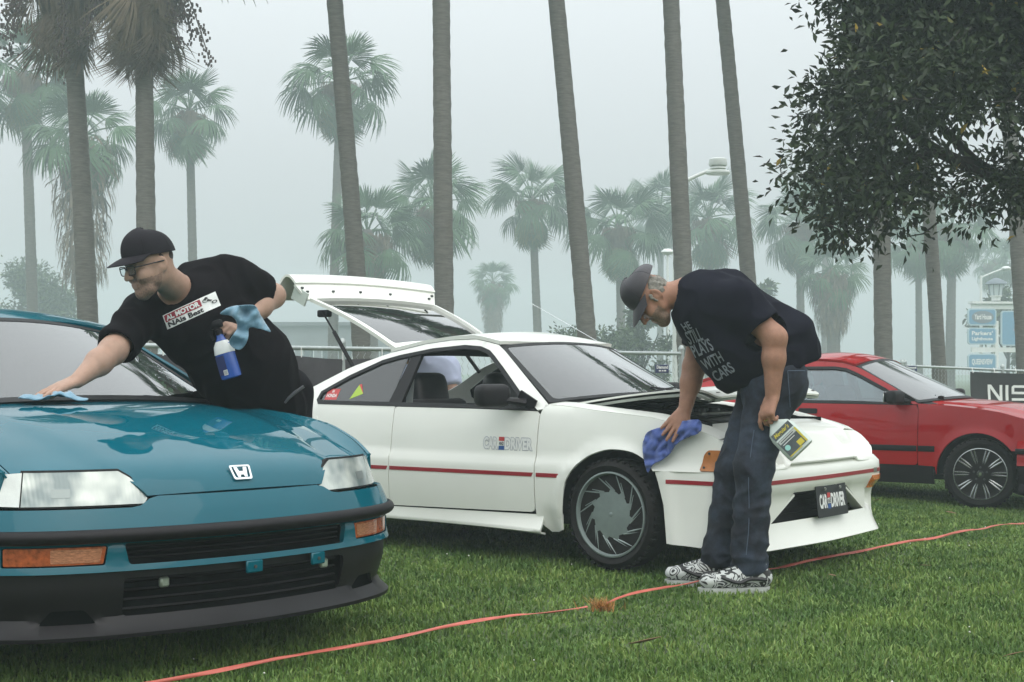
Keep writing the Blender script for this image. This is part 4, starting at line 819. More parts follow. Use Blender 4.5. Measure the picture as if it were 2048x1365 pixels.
    add('roof', panel([(-1.115, -1), (-1.115, 1), (-1.78, 1), (-1.78, -1)], lambda x, t: roof(x + .05 * (1 - t * t) * np.clip((x + 1.78) / .65, 0, 1), t), step=.07, thick=.02, flip=True), pm, car)
    hg = add('tailgate', panel([(-1.785, -1), (-1.785, 1), (-2.9, 1), (-2.9, -1)], roof, holes=[rounded([(-1.85, -.88), (-1.85, .88), (-2.62, .88), (-2.62, -.88)], .05)], step=.08, thick=.02, flip=True), pm, car)
    add('tailgate_glass', panel([(-1.84, -.9), (-1.84, .9), (-2.63, .9), (-2.63, -.9)], lambda x, t: tuple(q + w for q, w in zip(roof(x, t), (0, 0, -.006))), step=.1, thick=.004, flip=True), GLASS, hg)
    def ws(t, s):
        x0 = -1.115 + (-.515 + 1.115) * s; y0 = .573 + (.745 - .573) * s; z0 = 1.168 + (.858 - 1.168) * s; b = 1 - t * t
        return x0 + b * (.055 + .13 * s), t * y0, z0 + b * (.066 - .034 * s)
    add('windscreen', panel([(-.97, .03), (.97, .03), (.97, .985), (-.97, .985)], ws, step=.08, thick=.005, flip=True), GLASS, car)
    add('windscreen_seal', panel([(-1.0, 0), (1, 0), (1, 1), (-1, 1)], lambda t, s: tuple(q + w for q, w in zip(ws(t, s), (0, 0, .002))), holes=[rounded([(-.955, .045), (.955, .045), (.955, .95), (-.955, .95)], .05)], step=.06, thick=.012, flip=True), RUBBER, car)
    add('cowl', panel([(-.95, 0), (.95, 0), (.95, 1), (-.95, 1)], lambda t, s: (ws(t, 0 * t + 1.0)[0] - .01 + s * .085, t * .735, ws(t, 0 * t + 1.0)[2] - .006 - .012 * s), step=.08, thick=.01, flip=True), BLACKP, car)
    for (yb, yt) in ((.08, .56), (-.44, .02)): add('wiper', merge(tube([(-.42, yb, .90), (-.475, (yb + yt) / 2, .915), (-.53, yt, .905)], [.011, .008, .005], 6), tube([(-.47, yb + .02, .916), (-.55, yt + .05, .912)], .006, 5), rbox((-.415, yb, .898), (.05, .05, .03), .012)), BLACKP, car)
    # --- bumper
    def cover(s, z):
        t = np.clip((.605 - z) / .10, 0, 1); return wrap(s, z - .006 * t, -.012 + .058 * t ** .7 - .02 * np.clip(np.abs(s) - .5, 0, 1))
    lampx = .365
    bo = [(s, .598 - .030 * np.clip((abs(s) - .34) / .05, 0, 1)) for s in np.linspace(-SE + .02, SE - .02, 70)] + [(SE - .02, .505), (-SE + .02, .505)]
    b = add('front_bumper', panel(np.array(bo), cover, step=.026, edge=.026), pm, car)
    add('bumper_strip', panel([(-SE + .01, 0), (SE - .01, 0), (SE - .01, 1), (-SE + .01, 1)], lambda s, t: (lambda q: (q[0], q[1], .503 - .045 * t))(wrap(s, s * 0, .044 + .020 * np.sin(np.clip(t, 0, 1) * math.pi) ** .6)), step=.03, edge=.03, thick=.02, flip=True), BLACKP, b)
    gr = rounded([(-.425, .385), (.425, .385), (.44, .453), (-.44, .453)], .012); sig = [rounded([(q * .50, .388), (q * .80, .388), (q * .80, .450), (q * .49, .450)], .008) for q in (1, -1)]
    low = lambda s, z: wrap(s, z, .034 + .008 * np.clip((.39 - z) / .02, 0, 1) - .01 * np.clip((z - .44) / .02, 0, 1))
    lb = add('lower_bumper', panel([(-SE + .02, .366), (SE - .02, .366), (SE - .02, .462), (-SE + .02, .462)], low, holes=[gr, *sig], step=.022, edge=.022, thick=.02), pm, b)
    for q in (1, -1):
        s0 = add('turn_signal', panel(rounded([(q * .505, .392), (q * .795, .392), (q * .795, .447), (q * .495, .447)], .006), lambda s, z: wrap(s, z, .030), step=.03, thick=.02, flip=(q < 0)) if False else panel(sorted_ccw(rounded([(q * .505, .392), (q * .795, .392), (q * .795, .447), (q * .495, .447)], .006)), lambda s, z: wrap(s, z, .030), step=.03, thick=.02), AMBERD, lb)
        add('lens_insert', panel(sorted_ccw(rounded([(q * .515, .398), (q * .66, .398), (q * .66, .441), (q * .507, .441)], .005)), lambda s, z: wrap(s, z, .0315), step=.03, thick=.002), mat('pale amber lens', (.42, .17, .09), .2, coat=.7, vary=.45, vscale=70, stretch=(1, 1, 4)), s0)
    add('grille', panel([(-.46, .36), (.46, .36), (.46, .46), (-.46, .46)], lambda s, z: wrap(s, z, -.03), step=.08), DARKIN, b)
    for z in (.402, .420, .437): add('grille_bar', tube([np.array(q) for q in zip(*wrap(np.linspace(-.43, .43, 19), np.full(19, z), .0))], .0045, 4), BLACKP, b)
    vo = rounded([(-.44, .215), (.44, .215), (.44, .34), (-.44, .34)], .02); duct = [sorted_ccw(rounded([(q * .52, .20), (q * .70, .20), (q * .66, .245), (q * .56, .245)], .012)) for q in (1, -1)]
    vz = lambda s, z: wrap(s, z, .022 - .03 * np.clip((.30 - z) / .10, 0, 1) + .075 * np.clip((.215 - z) / .06, 0, 1) ** 1.5 - .03 * np.clip((.17 - z) / .02, 0, 1))
    val = add('valance', panel([(-SE + .03, .152), (SE - .03, .152), (SE - .03, .368), (-SE + .03, .368)], vz, holes=[vo, *duct], step=.026, edge=.026), lip, b)
    add('intake_backing', panel([(-SE + .06, .16), (SE - .06, .16), (SE - .06, .37), (-SE + .06, .37)], lambda s, z: wrap(s, z, -.06 + .06 * np.clip((np.abs(s) - .6) / .3, 0, 1)), step=.06), DARKIN, b)
    for z in (.235, .265, .295, .325): add('grille_bar', tube([np.array(q) for q in zip(*wrap(np.linspace(-.44, .44, 19), np.full(19, z), -.02))], .006, 4), BLACKP, b)
    for s in (.0, .275):
        p = np.array(wrap(np.array(s), np.array(.345), .048)); nn = math.atan2(np.interp(s, sl, nr[:, 1]), np.interp(s, sl, nr[:, 0])); tb = add('plate_tab', rbox(p, (.012, .066, .042), .004, 1, Matrix.Rotation(nn, 4, 'Z')), pm, b)
        add('tab_hole', mv(lathe([(0, .008), (.006, .008), (.006, 0), (0, 0)], 8, 'x'), p + [.002, 0, 0]), RIMD, tb)
    for s in (-.30, .36):
        p = np.array(wrap(np.array(s), np.array(.315), -.005)); add('clip_nut', rbox(p, (.02, .034, .034), .006, 1), mat('zinc clip', (.38, .43, .36), .4, metal=.5, vary=.3), b)
    # --- lamps
    HX = lambda s, z: wrap(s, z, -.012 - .30 * (z - .57))
    for q in (1, -1):
        inn = [(.362, .574), (.352, .590), (.372, .625), (.405, .658), (.442, .680)]
        hl = [(q * a, z) for a, z in [(.755, .574)] + inn + [(.755, .680)]]
        h0 = add('headlamp', panel(sorted_ccw(np.array(hl)), HX, step=.03, edge=.02, thick=.03), LAMP, car)
        ou = [(q * a, z) for a, z in [(.762, .568), (.357, .568), (.345, .589), (.366, .629), (.400, .663), (.439, .687), (.762, .687)]]
        add('lamp_surround', panel(sorted_ccw(np.array(ou)), lambda s, z: HX(s, z - .0) if False else tuple(a - .006 * c for a, c in zip(HX(s, z), (1, 0, 0))), holes=[sorted_ccw(np.array(hl))], step=.05, edge=.02, thick=.03), RUBBER, h0)
        add('lamp_bulb_shield', panel(sorted_ccw(rounded([(q * .60, .60), (q * .66, .60), (q * .66, .628), (q * .60, .628)], .004)), lambda s, z: tuple(a + .0015 * c for a, c in zip(HX(s, z), (1, 0, 0))), step=.03, thick=.002), mat('lamp inner grey', (.30, .34, .33), .25, metal=.5), h0)
        add('corner_lamp', panel(sorted_ccw(np.array([(q * .76, .574), (q * .895, .578), (q * .885, .672), (q * .76, .680)])), HX, step=.03, edge=.02, thick=.03), LAMPC, h0)
    # --- emblem
    en = np.array(hood(np.array(.955), np.array(0.0))); e1 = np.array(hood(np.array(.985), np.array(0.0))); uy = en - e1; uy /= np.linalg.norm(uy); o = en + np.array([.006, 0, 0.004])
    fr = rounded([(-.036, -.026), (.036, -.026), (.042, .030), (-.042, .030)], .008); fi = rounded([(-.029, -.019), (.029, -.019), (.034, .024), (-.034, .024)], .006)
    put = lambda x, y: tuple(o[i] + np.array([0, 1, 0])[i] * x + uy[i] * y for i in range(3))
    em = add('emblem', merge(panel(fr, put, holes=[fi], step=.02, thick=.006), panel(np.array([(-.026, .022), (-.012, .022), (-.008, .006), (.008, .006), (.012, .022), (.026, .022), (.019, -.017), (.008, -.017), (.006, -.008), (-.006, -.008), (-.008, -.017), (-.019, -.017)]), put, step=.02, thick=.006)), CHROME, hd, sharp=20)
    # --- mirrors, inside, wheels
    for s, dd in ((1, d), (-1, d2)):
        mi = merge(rbox((-.66, -.90, .905), (.10, .19, .115), .035, 3, Matrix.Rotation(rad(-12), 4, 'Z')), tube([(-.585, -.775, .865), (-.64, -.85, .885)], [.035, .03], 8, flat=.7), boxm((-.60, -.775, .885), (.13, .012, .075), Matrix.Rotation(rad(30), 4, 'Y')))
        mo = add('mirror', mi if s == 1 else mirror_y(mi), BLACKP if moulding else pm, dd)
        gm = rbox((-.714, -.90 + .0, .905), (.006, .165, .09), .002, 1, Matrix.Rotation(rad(-12), 4, 'Z')); add('mirror_glass', gm if s == 1 else mirror_y(gm), CHROME, mo)
    add('floor_pan', merge(boxm((-1.2, 0, .24), (3.2, 1.44, .04)), boxm((-.50, 0, .55), (.02, 1.42, .62)), boxm((.15, 0, .22), (.9, 1.1, .04)), boxm((-1.25, -.70, .55), (1.45, .03, .58)), boxm((-1.25, .70, .55), (1.45, .03, .58)), boxm((-2.35, 0, .62), (1.1, 1.36, .04)), boxm((.0, -.60, .5), (.8, .01, .3)), boxm((.0, .60, .5), (.8, .01, .3))), DARKIN, car, smooth=False)
    add('rear_panel', panel([(-.68, .36), (.68, .36), (.68, .93), (-.68, .93)], lambda y, z: (-2.93 + .06 * (y / .7) ** 2, y, z), step=.08), pm, car)
    add('dashboard', merge(rbox((-.63, 0, .78), (.36, 1.38, .15), .05, 3), rbox((-.72, .36, .835), (.16, .40, .10), .03, 3), rbox((-.60, 0, .66), (.2, 1.34, .2), .04)), BLACKP, car)
    add('headlining', panel([(-1.14, -.93), (-1.14, .93), (-1.78, .93), (-1.78, -.93)], lambda x, t: (x, t * (Wd(x, zr(x)) - .01), zr(x) - .022 + .012 * (1 - t * t)), step=.1, thick=.01), DARKIN, car)
    seat(car, -1.36, -.37, .29); seat(car, -1.36, .37, .29); steering_wheel(car, -.90, .37, .86, .18)
    add('rear_view_mirror', rbox((-1.0, 0, 1.09), (.03, .22, .06), .015), BLACKP, car)
    for (x, s, st) in ((0, -1, steer), (0, 1, steer), (-2.3, -1, 0), (-2.3, 1, 0)): wheel(car, x, s * .735, .285, .288, .212, 'multi', st, s, rim_mat=rim)
    for x in (0, -2.3):
        for s in (-1, 1): add('wheel_well', merge(panel([(0, 0), (math.pi, 0), (math.pi, 1), (0, 1)], lambda a, t: (x + .35 * np.cos(a), s * (.54 + t * .25), .27 + .35 * np.sin(a)), step=.2, thick=.01, flip=(s > 0)), boxm((x, s * .54, .38), (.7, .012, .5))), DARKIN, car, smooth=False)
    return car
def sorted_ccw(P):
    P = np.asarray(P, float); ar = np.sum(P[:, 0] * np.roll(P[:, 1], -1) - np.roll(P[:, 0], -1) * P[:, 1]); return P if ar > 0 else P[::-1]
TEAL = paint('teal metallic paint', (.0008, .097, .136), .0); RED = paint('red paint', (.42, .004, .008), .0, rough=.35)
LIP = mat('black lip', (.008, .0065, .008), .42, spec=.3, vary=.15)
RIMB = mat('dark chrome rim', (.36, .38, .38), .25, metal=.85, vary=.2, vscale=10)
crx('teal coupe with the chrome emblem on its hood being wiped at the windscreen', -1.446, 5.389, rad(-45.57), TEAL, RIMB, 0, LIP, False)
crx('red coupe with black side moulding and dark multi-spoke wheel', 4.25, 12.26, rad(-34), RED, RIMB, rad(14), BLACKP, True)
# ------------------------------------------------------------------ bodies grown from blended volumes
class Vol:
    def __init__(s, lo, hi, h):
        s.lo = np.array(lo, float); s.h = h; s.n = np.ceil((np.array(hi) - s.lo) / h).astype(int) + 1; s.f = np.full(s.n, 5.0, np.float32)
    def _sl(s, lo, hi):
        a = np.clip(np.floor((np.array(lo) - s.lo) / s.h).astype(int), 0, s.n); b = np.clip(np.ceil((np.array(hi) - s.lo) / s.h).astype(int) + 1, 0, s.n)
        sl = tuple(slice(i, j) for i, j in zip(a, b)); g = [s.lo[i] + s.h * np.arange(a[i], b[i]) for i in range(3)]
        return sl, np.meshgrid(*g, indexing='ij')
    def _put(s, sl, d, k, sub):
        f = s.f[sl]; d = d.astype(np.float32)
        if sub:
            q = np.clip(k - np.abs(f + d), 0, None) / k if k > 0 else 0; s.f[sl] = np.maximum(f, -d) + q * q * k * .25
        else:
            q = np.clip(k - np.abs(f - d), 0, None) / k if k > 0 else 0; s.f[sl] = np.minimum(f, d) - q * q * k * .25
    def cone(s, a, b, ra, rb, k=.02, sq=None, sub=False):
        """tapered capsule; sq=(axis, factor) widens it along an axis"""
        a, b = np.array(a, float), np.array(b, float); R = max(ra, rb) * (sq[1] if sq else 1) + k + s.h * 2
        sl, (X, Y, Z) = s._sl(np.minimum(a, b) - R, np.maximum(a, b) + R); P = np.stack([X - a[0], Y - a[1], Z - a[2]], -1); ab = b - a
        if sq:
            n = np.array(sq[0], float); n /= np.linalg.norm(n); w = 1 - 1 / sq[1]; P = P - (P @ n)[..., None] * n * w; ab = ab - (ab @ n) * n * w
        t = np.clip(P @ ab / (ab @ ab + 1e-12), 0, 1); d = np.linalg.norm(P - t[..., None] * ab, axis=-1) - (ra + (rb - ra) * t); s._put(sl, d, k, sub)
    def chain(s, pts, rs, k=.02, sq=None):
        for i in range(len(pts) - 1): s.cone(pts[i], pts[i + 1], rs[i], rs[i + 1], k, sq)
    def ell(s, c, A, r, k=.02, sub=False):
        c = np.array(c, float); A = np.array(A, float); r = np.array(r, float); R = r.max() + k + s.h * 2; sl, (X, Y, Z) = s._sl(c - R, c + R)
        q = np.stack([X - c[0], Y - c[1], Z - c[2]], -1) @ A.T; k0 = np.linalg.norm(q / r, axis=-1); k1 = np.linalg.norm(q / (r * r), axis=-1) + 1e-9; s._put(sl, k0 * (k0 - 1) / k1, k, sub)
    def cut(s, p, n, R, k=.0):
        """remove what lies beyond the plane, near p"""
        p = np.array(p, float); n = np.array(n, float); n /= np.linalg.norm(n); sl, (X, Y, Z) = s._sl(p - R, p + R)
        P = np.stack([X - p[0], Y - p[1], Z - p[2]], -1); d = P @ n; m = np.linalg.norm(P, axis=-1) < R; f = s.f[sl]; s.f[sl] = np.where(m, np.maximum(f, d), f)
    def mesh(s, smooth=2):
        f = s.f; n = s.n; neg = f < 0; c = np.zeros(n - 1, np.int8)
        for i in (0, 1):
            for j in (0, 1):
                for k in (0, 1): c += neg[i:n[0] - 1 + i, j:n[1] - 1 + j, k:n[2] - 1 + k]
        I = np.argwhere((c > 0) & (c < 8)); idx = np.full(n - 1, -1, np.int32); idx[tuple(I.T)] = np.arange(len(I))
        S = np.zeros((len(I), 3)); C = np.zeros(len(I))
        cor = [(i, j, k) for i in (0, 1) for j in (0, 1) for k in (0, 1)]
        val = {q: f[I[:, 0] + q[0], I[:, 1] + q[1], I[:, 2] + q[2]].astype(float) for q in cor}
        for q in cor:
            for ax in range(3):
                if q[ax] == 0:
                    q2 = list(q); q2[ax] = 1; q2 = tuple(q2); a, b = val[q], val[q2]; m = (a < 0) != (b < 0); t = np.where(m, a / np.where(np.abs(a - b) < 1e-9, 1, a - b), 0)
                    p = np.tile(np.array(q, float), (len(I), 1)); p[:, ax] = t; S += p * m[:, None]; C += m
        V = s.lo + s.h * (I + S / C[:, None]); Q = []
        for ax in range(3):
            b, e = (ax + 1) % 3, (ax + 2) % 3; sa = [slice(None)] * 3; sb = [slice(None)] * 3; sa[ax] = slice(0, -1); sb[ax] = slice(1, None)
            ch = neg[tuple(sa)] != neg[tuple(sb)]; E = np.argwhere(ch); E = E[(E[:, b] > 0) & (E[:, e] > 0) & (E[:, b] < n[b] - 1) & (E[:, e] < n[e] - 1)]
            o = neg[tuple(E.T)]; g = []
            for db, de in ((-1, -1), (0, -1), (0, 0), (-1, 0)):
                q = E.copy(); q[:, b] += db; q[:, e] += de; g.append(idx[tuple(q.T)])
            q = np.stack(g, 1); q[~o] = q[~o][:, ::-1]; Q.append(q)
        Q = np.concatenate(Q); Q = Q[(Q >= 0).all(1)]
        for _ in range(smooth):
            A = np.zeros_like(V); N = np.zeros(len(V))
            for i in range(4):
                for j in ((i + 1) % 4, (i - 1) % 4): np.add.at(A, Q[:, i], V[Q[:, j]]); np.add.at(N, Q[:, i], 1)
            V = V * .4 + .6 * A / np.maximum(N, 1)[:, None]
        return V, Q
def vnorm(V, Q):
    N = np.zeros_like(V); fn = np.cross(V[Q[:, 2]] - V[Q[:, 0]], V[Q[:, 3]] - V[Q[:, 1]])
    for i in range(4): np.add.at(N, Q[:, i], fn)
    return N / (np.linalg.norm(N, axis=1)[:, None] + 1e-12)
def folds(V, Q, amp, scale, stretch=(1, 1, 1), seed=0.0, sharp=True):
    N = vnorm(V, Q); st = np.array(stretch); d = np.zeros(len(V))
    for i, p in enumerate(V):
        q = Vector(p * st * scale) + Vector((seed, seed * 2.1, -seed)); w = Vector((noise.noise(q * .6 + Vector((9, 0, 0))), noise.noise(q * .6 + Vector((0, 7, 0))), noise.noise(q * .6))) * .9
        a = noise.noise(q + w); d[i] = (1 - abs(a) * 3.2 if sharp else a) + .4 * noise.noise(q * 2.3 + w)
    return V + N * (amp * d)[:, None]
def skin_link(name, VQ, mats, parent, origin, pick=None, smooth=True):
    me = mesh_np(name, VQ[0] - np.array(origin), VQ[1], smooth)
    for m in mats: me.materials.append(m)
    if pick is not None: me.polygons.foreach_set('material_index', pick(VQ[0][VQ[1]].mean(1)).astype(np.int32))
    o = bpy.data.objects.new(name, me); COL.objects.link(o); o.parent = parent; return o
def frame(fwd, up):
    f = np.array(fwd, float); f /= np.linalg.norm(f); u = np.array(up, float); u -= f * (u @ f); u /= np.linalg.norm(u); return np.stack([f, np.cross(u, f), u])   # rows: forward, left, up
def head(v, c, A, s=1.0, nose=1.0):
    c = np.array(c); L = lambda x, y, z: c + s * (x * A[0] + y * A[1] + z * A[2])
    v.ell(L(-.004, 0, .030), A, np.array((.099, .077, .094)) * s, .02)
    v.cone(L(.028, 0, -.045), L(.066, 0, -.098), .064 * s, .034 * s, .03)
    v.cone(L(.05, -.03, -.085), L(.05, .03, -.085), .030 * s, .030 * s, .02)
    for y in (-1, 1):
        v.ell(L(.060, y * .042, -.028), A, np.array((.034, .028, .034)) * s, .02)
        v.cone(L(.02, y * .058, -.06), L(.0, y * .066, -.01), .018 * s, .02 * s, .02)
    v.cone(L(.084, -.038, .034), L(.084, .038, .034), .0145 * s, .0145 * s, .012)
    for y in (-1, 1): v.ell(L(.104, y * .033, .010), A, np.array((.020, .018, .013)) * s, .010, sub=True)
    for y in (-1, 1): v.ell(L(.083, y * .033, .011), A, np.array((.0125, .0135, .0115)) * s, .004)
    v.cone(L(.096, 0, .022), L(.119 * nose, 0, -.026), .0095 * s, .0125 * s, .010)
    for y in (-1, 1): v.cone(L(.104, y * .012, -.030), L(.106, y * .013, -.028), .009 * s, .009 * s, .006)
    v.cone(L(.090, -.020, -.057), L(.090, .020, -.057), .0085 * s, .0085 * s, .006); v.cone(L(.088, -.018, -.070), L(.088, .018, -.070), .0095 * s, .0095 * s, .006)
    v.cone(L(.101, -.022, -.0635), L(.101, .022, -.0635), .003 * s, .003 * s, .003, sub=True)
    for y in (-1, 1):
        v.ell(L(-.012, y * .083, -.002), np.stack([A[0] * .94 + A[1] * y * -.34, A[1] * .94 + A[0] * y * .34, A[2]]), np.array((.021, .009, .034)) * s, .008)
        v.ell(L(-.006, y * .092, .002), A, np.array((.011, .006, .019)) * s, .004, sub=True)
def hand(v, w, D, N, thumb, curl=(.25, .3, .3, .35), spread=.10, s=1.0, tcurl=.2, tup=.35, mid=None):
    """w wrist, D towards the fingers, N out of the palm, thumb +1/-1: side of the thumb along cross(N, D)"""
    w = np.array(w, float); D = np.array(D, float); D /= np.linalg.norm(D); N = np.array(N, float); N -= D * (N @ D); N /= np.linalg.norm(N); T = np.cross(N, D) * thumb
    tips = []
    for i, (lat, kl, fl) in enumerate(((.031, .092, .076), (.010, .097, .084), (-.012, .092, .078), (-.032, .084, .060))):
        k = w + (D * kl + T * lat) * s; v.cone(w + (T * lat * .55 + D * .012) * s, k, .0150 * s, .0125 * s, .012)
        a = -spread * (1.5 - i); d = D * math.cos(a) - T * math.sin(a) * (1 if True else -1); p = k; ang = 0.0; c = curl[i]
        for j, (q, r0, r1) in enumerate(((.47, .0112, .0100), (.30, .0100, .0092), (.23, .0092, .0080))):
            ang += c * (1.0 if j else .8); e = p + (d * math.cos(ang) + N * math.sin(ang)) * fl * q * s; v.cone(p, e, r0 * s, r1 * s, .004); p = e
        tips.append(p)
    b = w + (T * .022 + D * .022) * s; d1 = D * .62 + T * .70 + N * tup; d1 /= np.linalg.norm(d1); m = b + d1 * .045 * s; v.cone(b, m, .0165 * s, .0135 * s, .012)
    d2 = D * .88 + T * (.42 - tcurl) + N * tup; d2 /= np.linalg.norm(d2); e = m + d2 * .034 * s; v.cone(m, e, .0125 * s, .0110 * s, .006); d3 = D * .95 + T * (.2 - tcurl * 1.4) + N * tup; d3 /= np.linalg.norm(d3); v.cone(e, e + d3 * .028 * s, .0108 * s, .0090 * s, .004)
    v.cone(w + D * .02 * s, w + D * .075 * s, .017 * s, .016 * s, .014, sq=(T, 1.9)); return tips
SKIN1 = mat('skin', (.40, .25, .185), .5, bump=.12, bscale=160, vary=.12, vscale=22, sss=.12, spec=.35); SKIN2 = mat('tanned skin', (.34, .175, .115), .5, bump=.14, bscale=160, vary=.16, vscale=26, sss=.12, spec=.35)
STUB = mat('beard stubble', (.25, .155, .115), .65, vary=.35, vscale=120); STUB2 = mat('grey beard', (.23, .15, .11), .75, vary=.35, vscale=140)
SHIRT1 = mat('black cotton', (.006, .0045, .006), .95, spec=.1, vary=.2, vscale=4, bump=.1, bscale=400); SHIRT2 = mat('navy cotton', (.008, .008, .015), .95, spec=.12, vary=.2, vscale=4, bump=.1, bscale=400)
PANTS1 = mat('black trousers', (.006, .005, .007), .9, spec=.12, vary=.2, vscale=5)
CAPM = mat('black cap', (.010, .008, .012), .85, spec=.3, vary=.15, vscale=9, bump=.1, bscale=300); CAP2 = mat('dark leather cap', (.030, .026, .032), .45, vary=.2, vscale=9, bump=.12, bscale=120)
def denim():
    m = mat('denim', (.020, .028, .055), .85); n, l = m.node_tree.nodes, m.node_tree.links; b = n['Principled BSDF']; t = n.new('ShaderNodeTexCoord')
    nz = n.new('ShaderNodeTexNoise'); nz.inputs['Scale'].default_value = 5; nz.inputs['Detail'].default_value = 8; nz.inputs['Roughness'].default_value = .7; cr = n.new('ShaderNodeValToRGB')
    e = cr.color_ramp.elements; e[0].position = .42; e[0].color = (.005, .0065, .014, 1); e[1].position = .70; e[1].color = (.042, .060, .095, 1); l.new(t.outputs['Object'], nz.inputs['Vector']); l.new(nz.outputs['Fac'], cr.inputs[0]); l.new(cr.outputs[0], b.inputs['Base Color'])
    n2 = n.new('ShaderNodeTexNoise'); n2.inputs['Scale'].default_value = 350; bp = n.new('ShaderNodeBump'); bp.inputs['Strength'].default_value = .25; bp.inputs['Distance'].default_value = .004; l.new(t.outputs['Object'], n2.inputs['Vector']); l.new(n2.outputs['Fac'], bp.inputs['Height']); l.new(bp.outputs[0], b.inputs['Normal']); return m
DENIM = denim()
def cap(parent, c, A, o, m, s=1.0, flip_brim=0.0, peak=.075, brim_droop=.35, brim_side=.066, low=.012, back=-.02, tag_name='cap'):
    """cap crown and curved brim in head axes"""
    c = np.array(c); V, f = [], []; nu, nv = 40, 14
    for j in range(nv + 1):
        ph = j / nv * (math.pi / 2); r = math.cos(ph) ** .82; z = math.sin(ph) ** .9
        for i in range(nu):
            a = i * 2 * math.pi / nu; x, y = math.cos(a), math.sin(a); lowz = low + back * (1 - x) * .5
            rim = 1.0 + .012 * math.cos(6 * a) * math.sin(ph * 2)
            V.append((-.006 + .112 * x * r * rim, .090 * y * r * rim, lowz + (.118 - lowz + .01 * x) * z))
    for j in range(nv):
        for i in range(nu): f.append((j * nu + i, j * nu + (i + 1) % nu, (j + 1) * nu + (i + 1) % nu, (j + 1) * nu + i))
    crown = (np.array(V), f)
    inner = (np.array(V) * np.array([.95, .95, .97]), [q[::-1] for q in f])
    def brim(a, t):
        x = .100 * np.cos(a) - .006; y = .088 * np.sin(a); ex = np.maximum(np.cos(a), 0) ** .55; d = peak * t * ex
        return x + d, y * (1 + .02 * t), low + .004 - brim_droop * d - .35 * (y / .09) ** 2 * .05 * (.4 + .6 * t) - .12 * d * t
    br = panel([(-1.25, 0), (1.25, 0), (1.25, 1), (-1.25, 1)], brim, step=.12, thick=.004)
    but = mv(lathe([(0, .008), (.006, .007), (.009, 0), (0, 0)], 10, 'z'), (-.006, 0, .117))
    w = lambda vf: (c + s * (vf[0] @ A) - np.array(o), vf[1])
    k = add(tag_name, w(merge(crown, inner)), m, parent, sharp=0); add('brim', w(br), m, k); add('cap_button', w(but), m, k)
    for q in range(6):
        a = q * math.pi / 3; pts = [np.array((-.006 + .1125 * math.cos(a) * math.cos(p) ** .82, .0905 * math.sin(a) * math.cos(p) ** .82, low + back * (1 - math.cos(a)) * .5 + (.1185 - low - back * (1 - math.cos(a)) * .5 + .01 * math.cos(a)) * math.sin(p) ** .9)) for p in np.linspace(.05, 1.5, 9)]
        add('cap_seam', w(tube(pts, .0014, 4)), m, k)
    return k
def shoe(v, heel, toe, up=.055, k=.02):
    heel, toe = np.array(heel, float), np.array(toe, float); d = toe - heel; w = np.cross((0, 0, 1), d / np.linalg.norm(d)); L = lambda t, z: heel + d * t + np.array([0, 0, z])
    v.cone(L(.12, .045), L(.5, .042), .040, .044, k, sq=(w, 1.05)); v.cone(L(.5, .042), L(.86, .036), .044, .034, k, sq=(w, 1.22)); v.cone(L(.10, .05), L(.22, .088), .040, .042, k); v.cone(L(.22, .088), L(.62, .045), .040, .036, k)
BODY_H = .0046
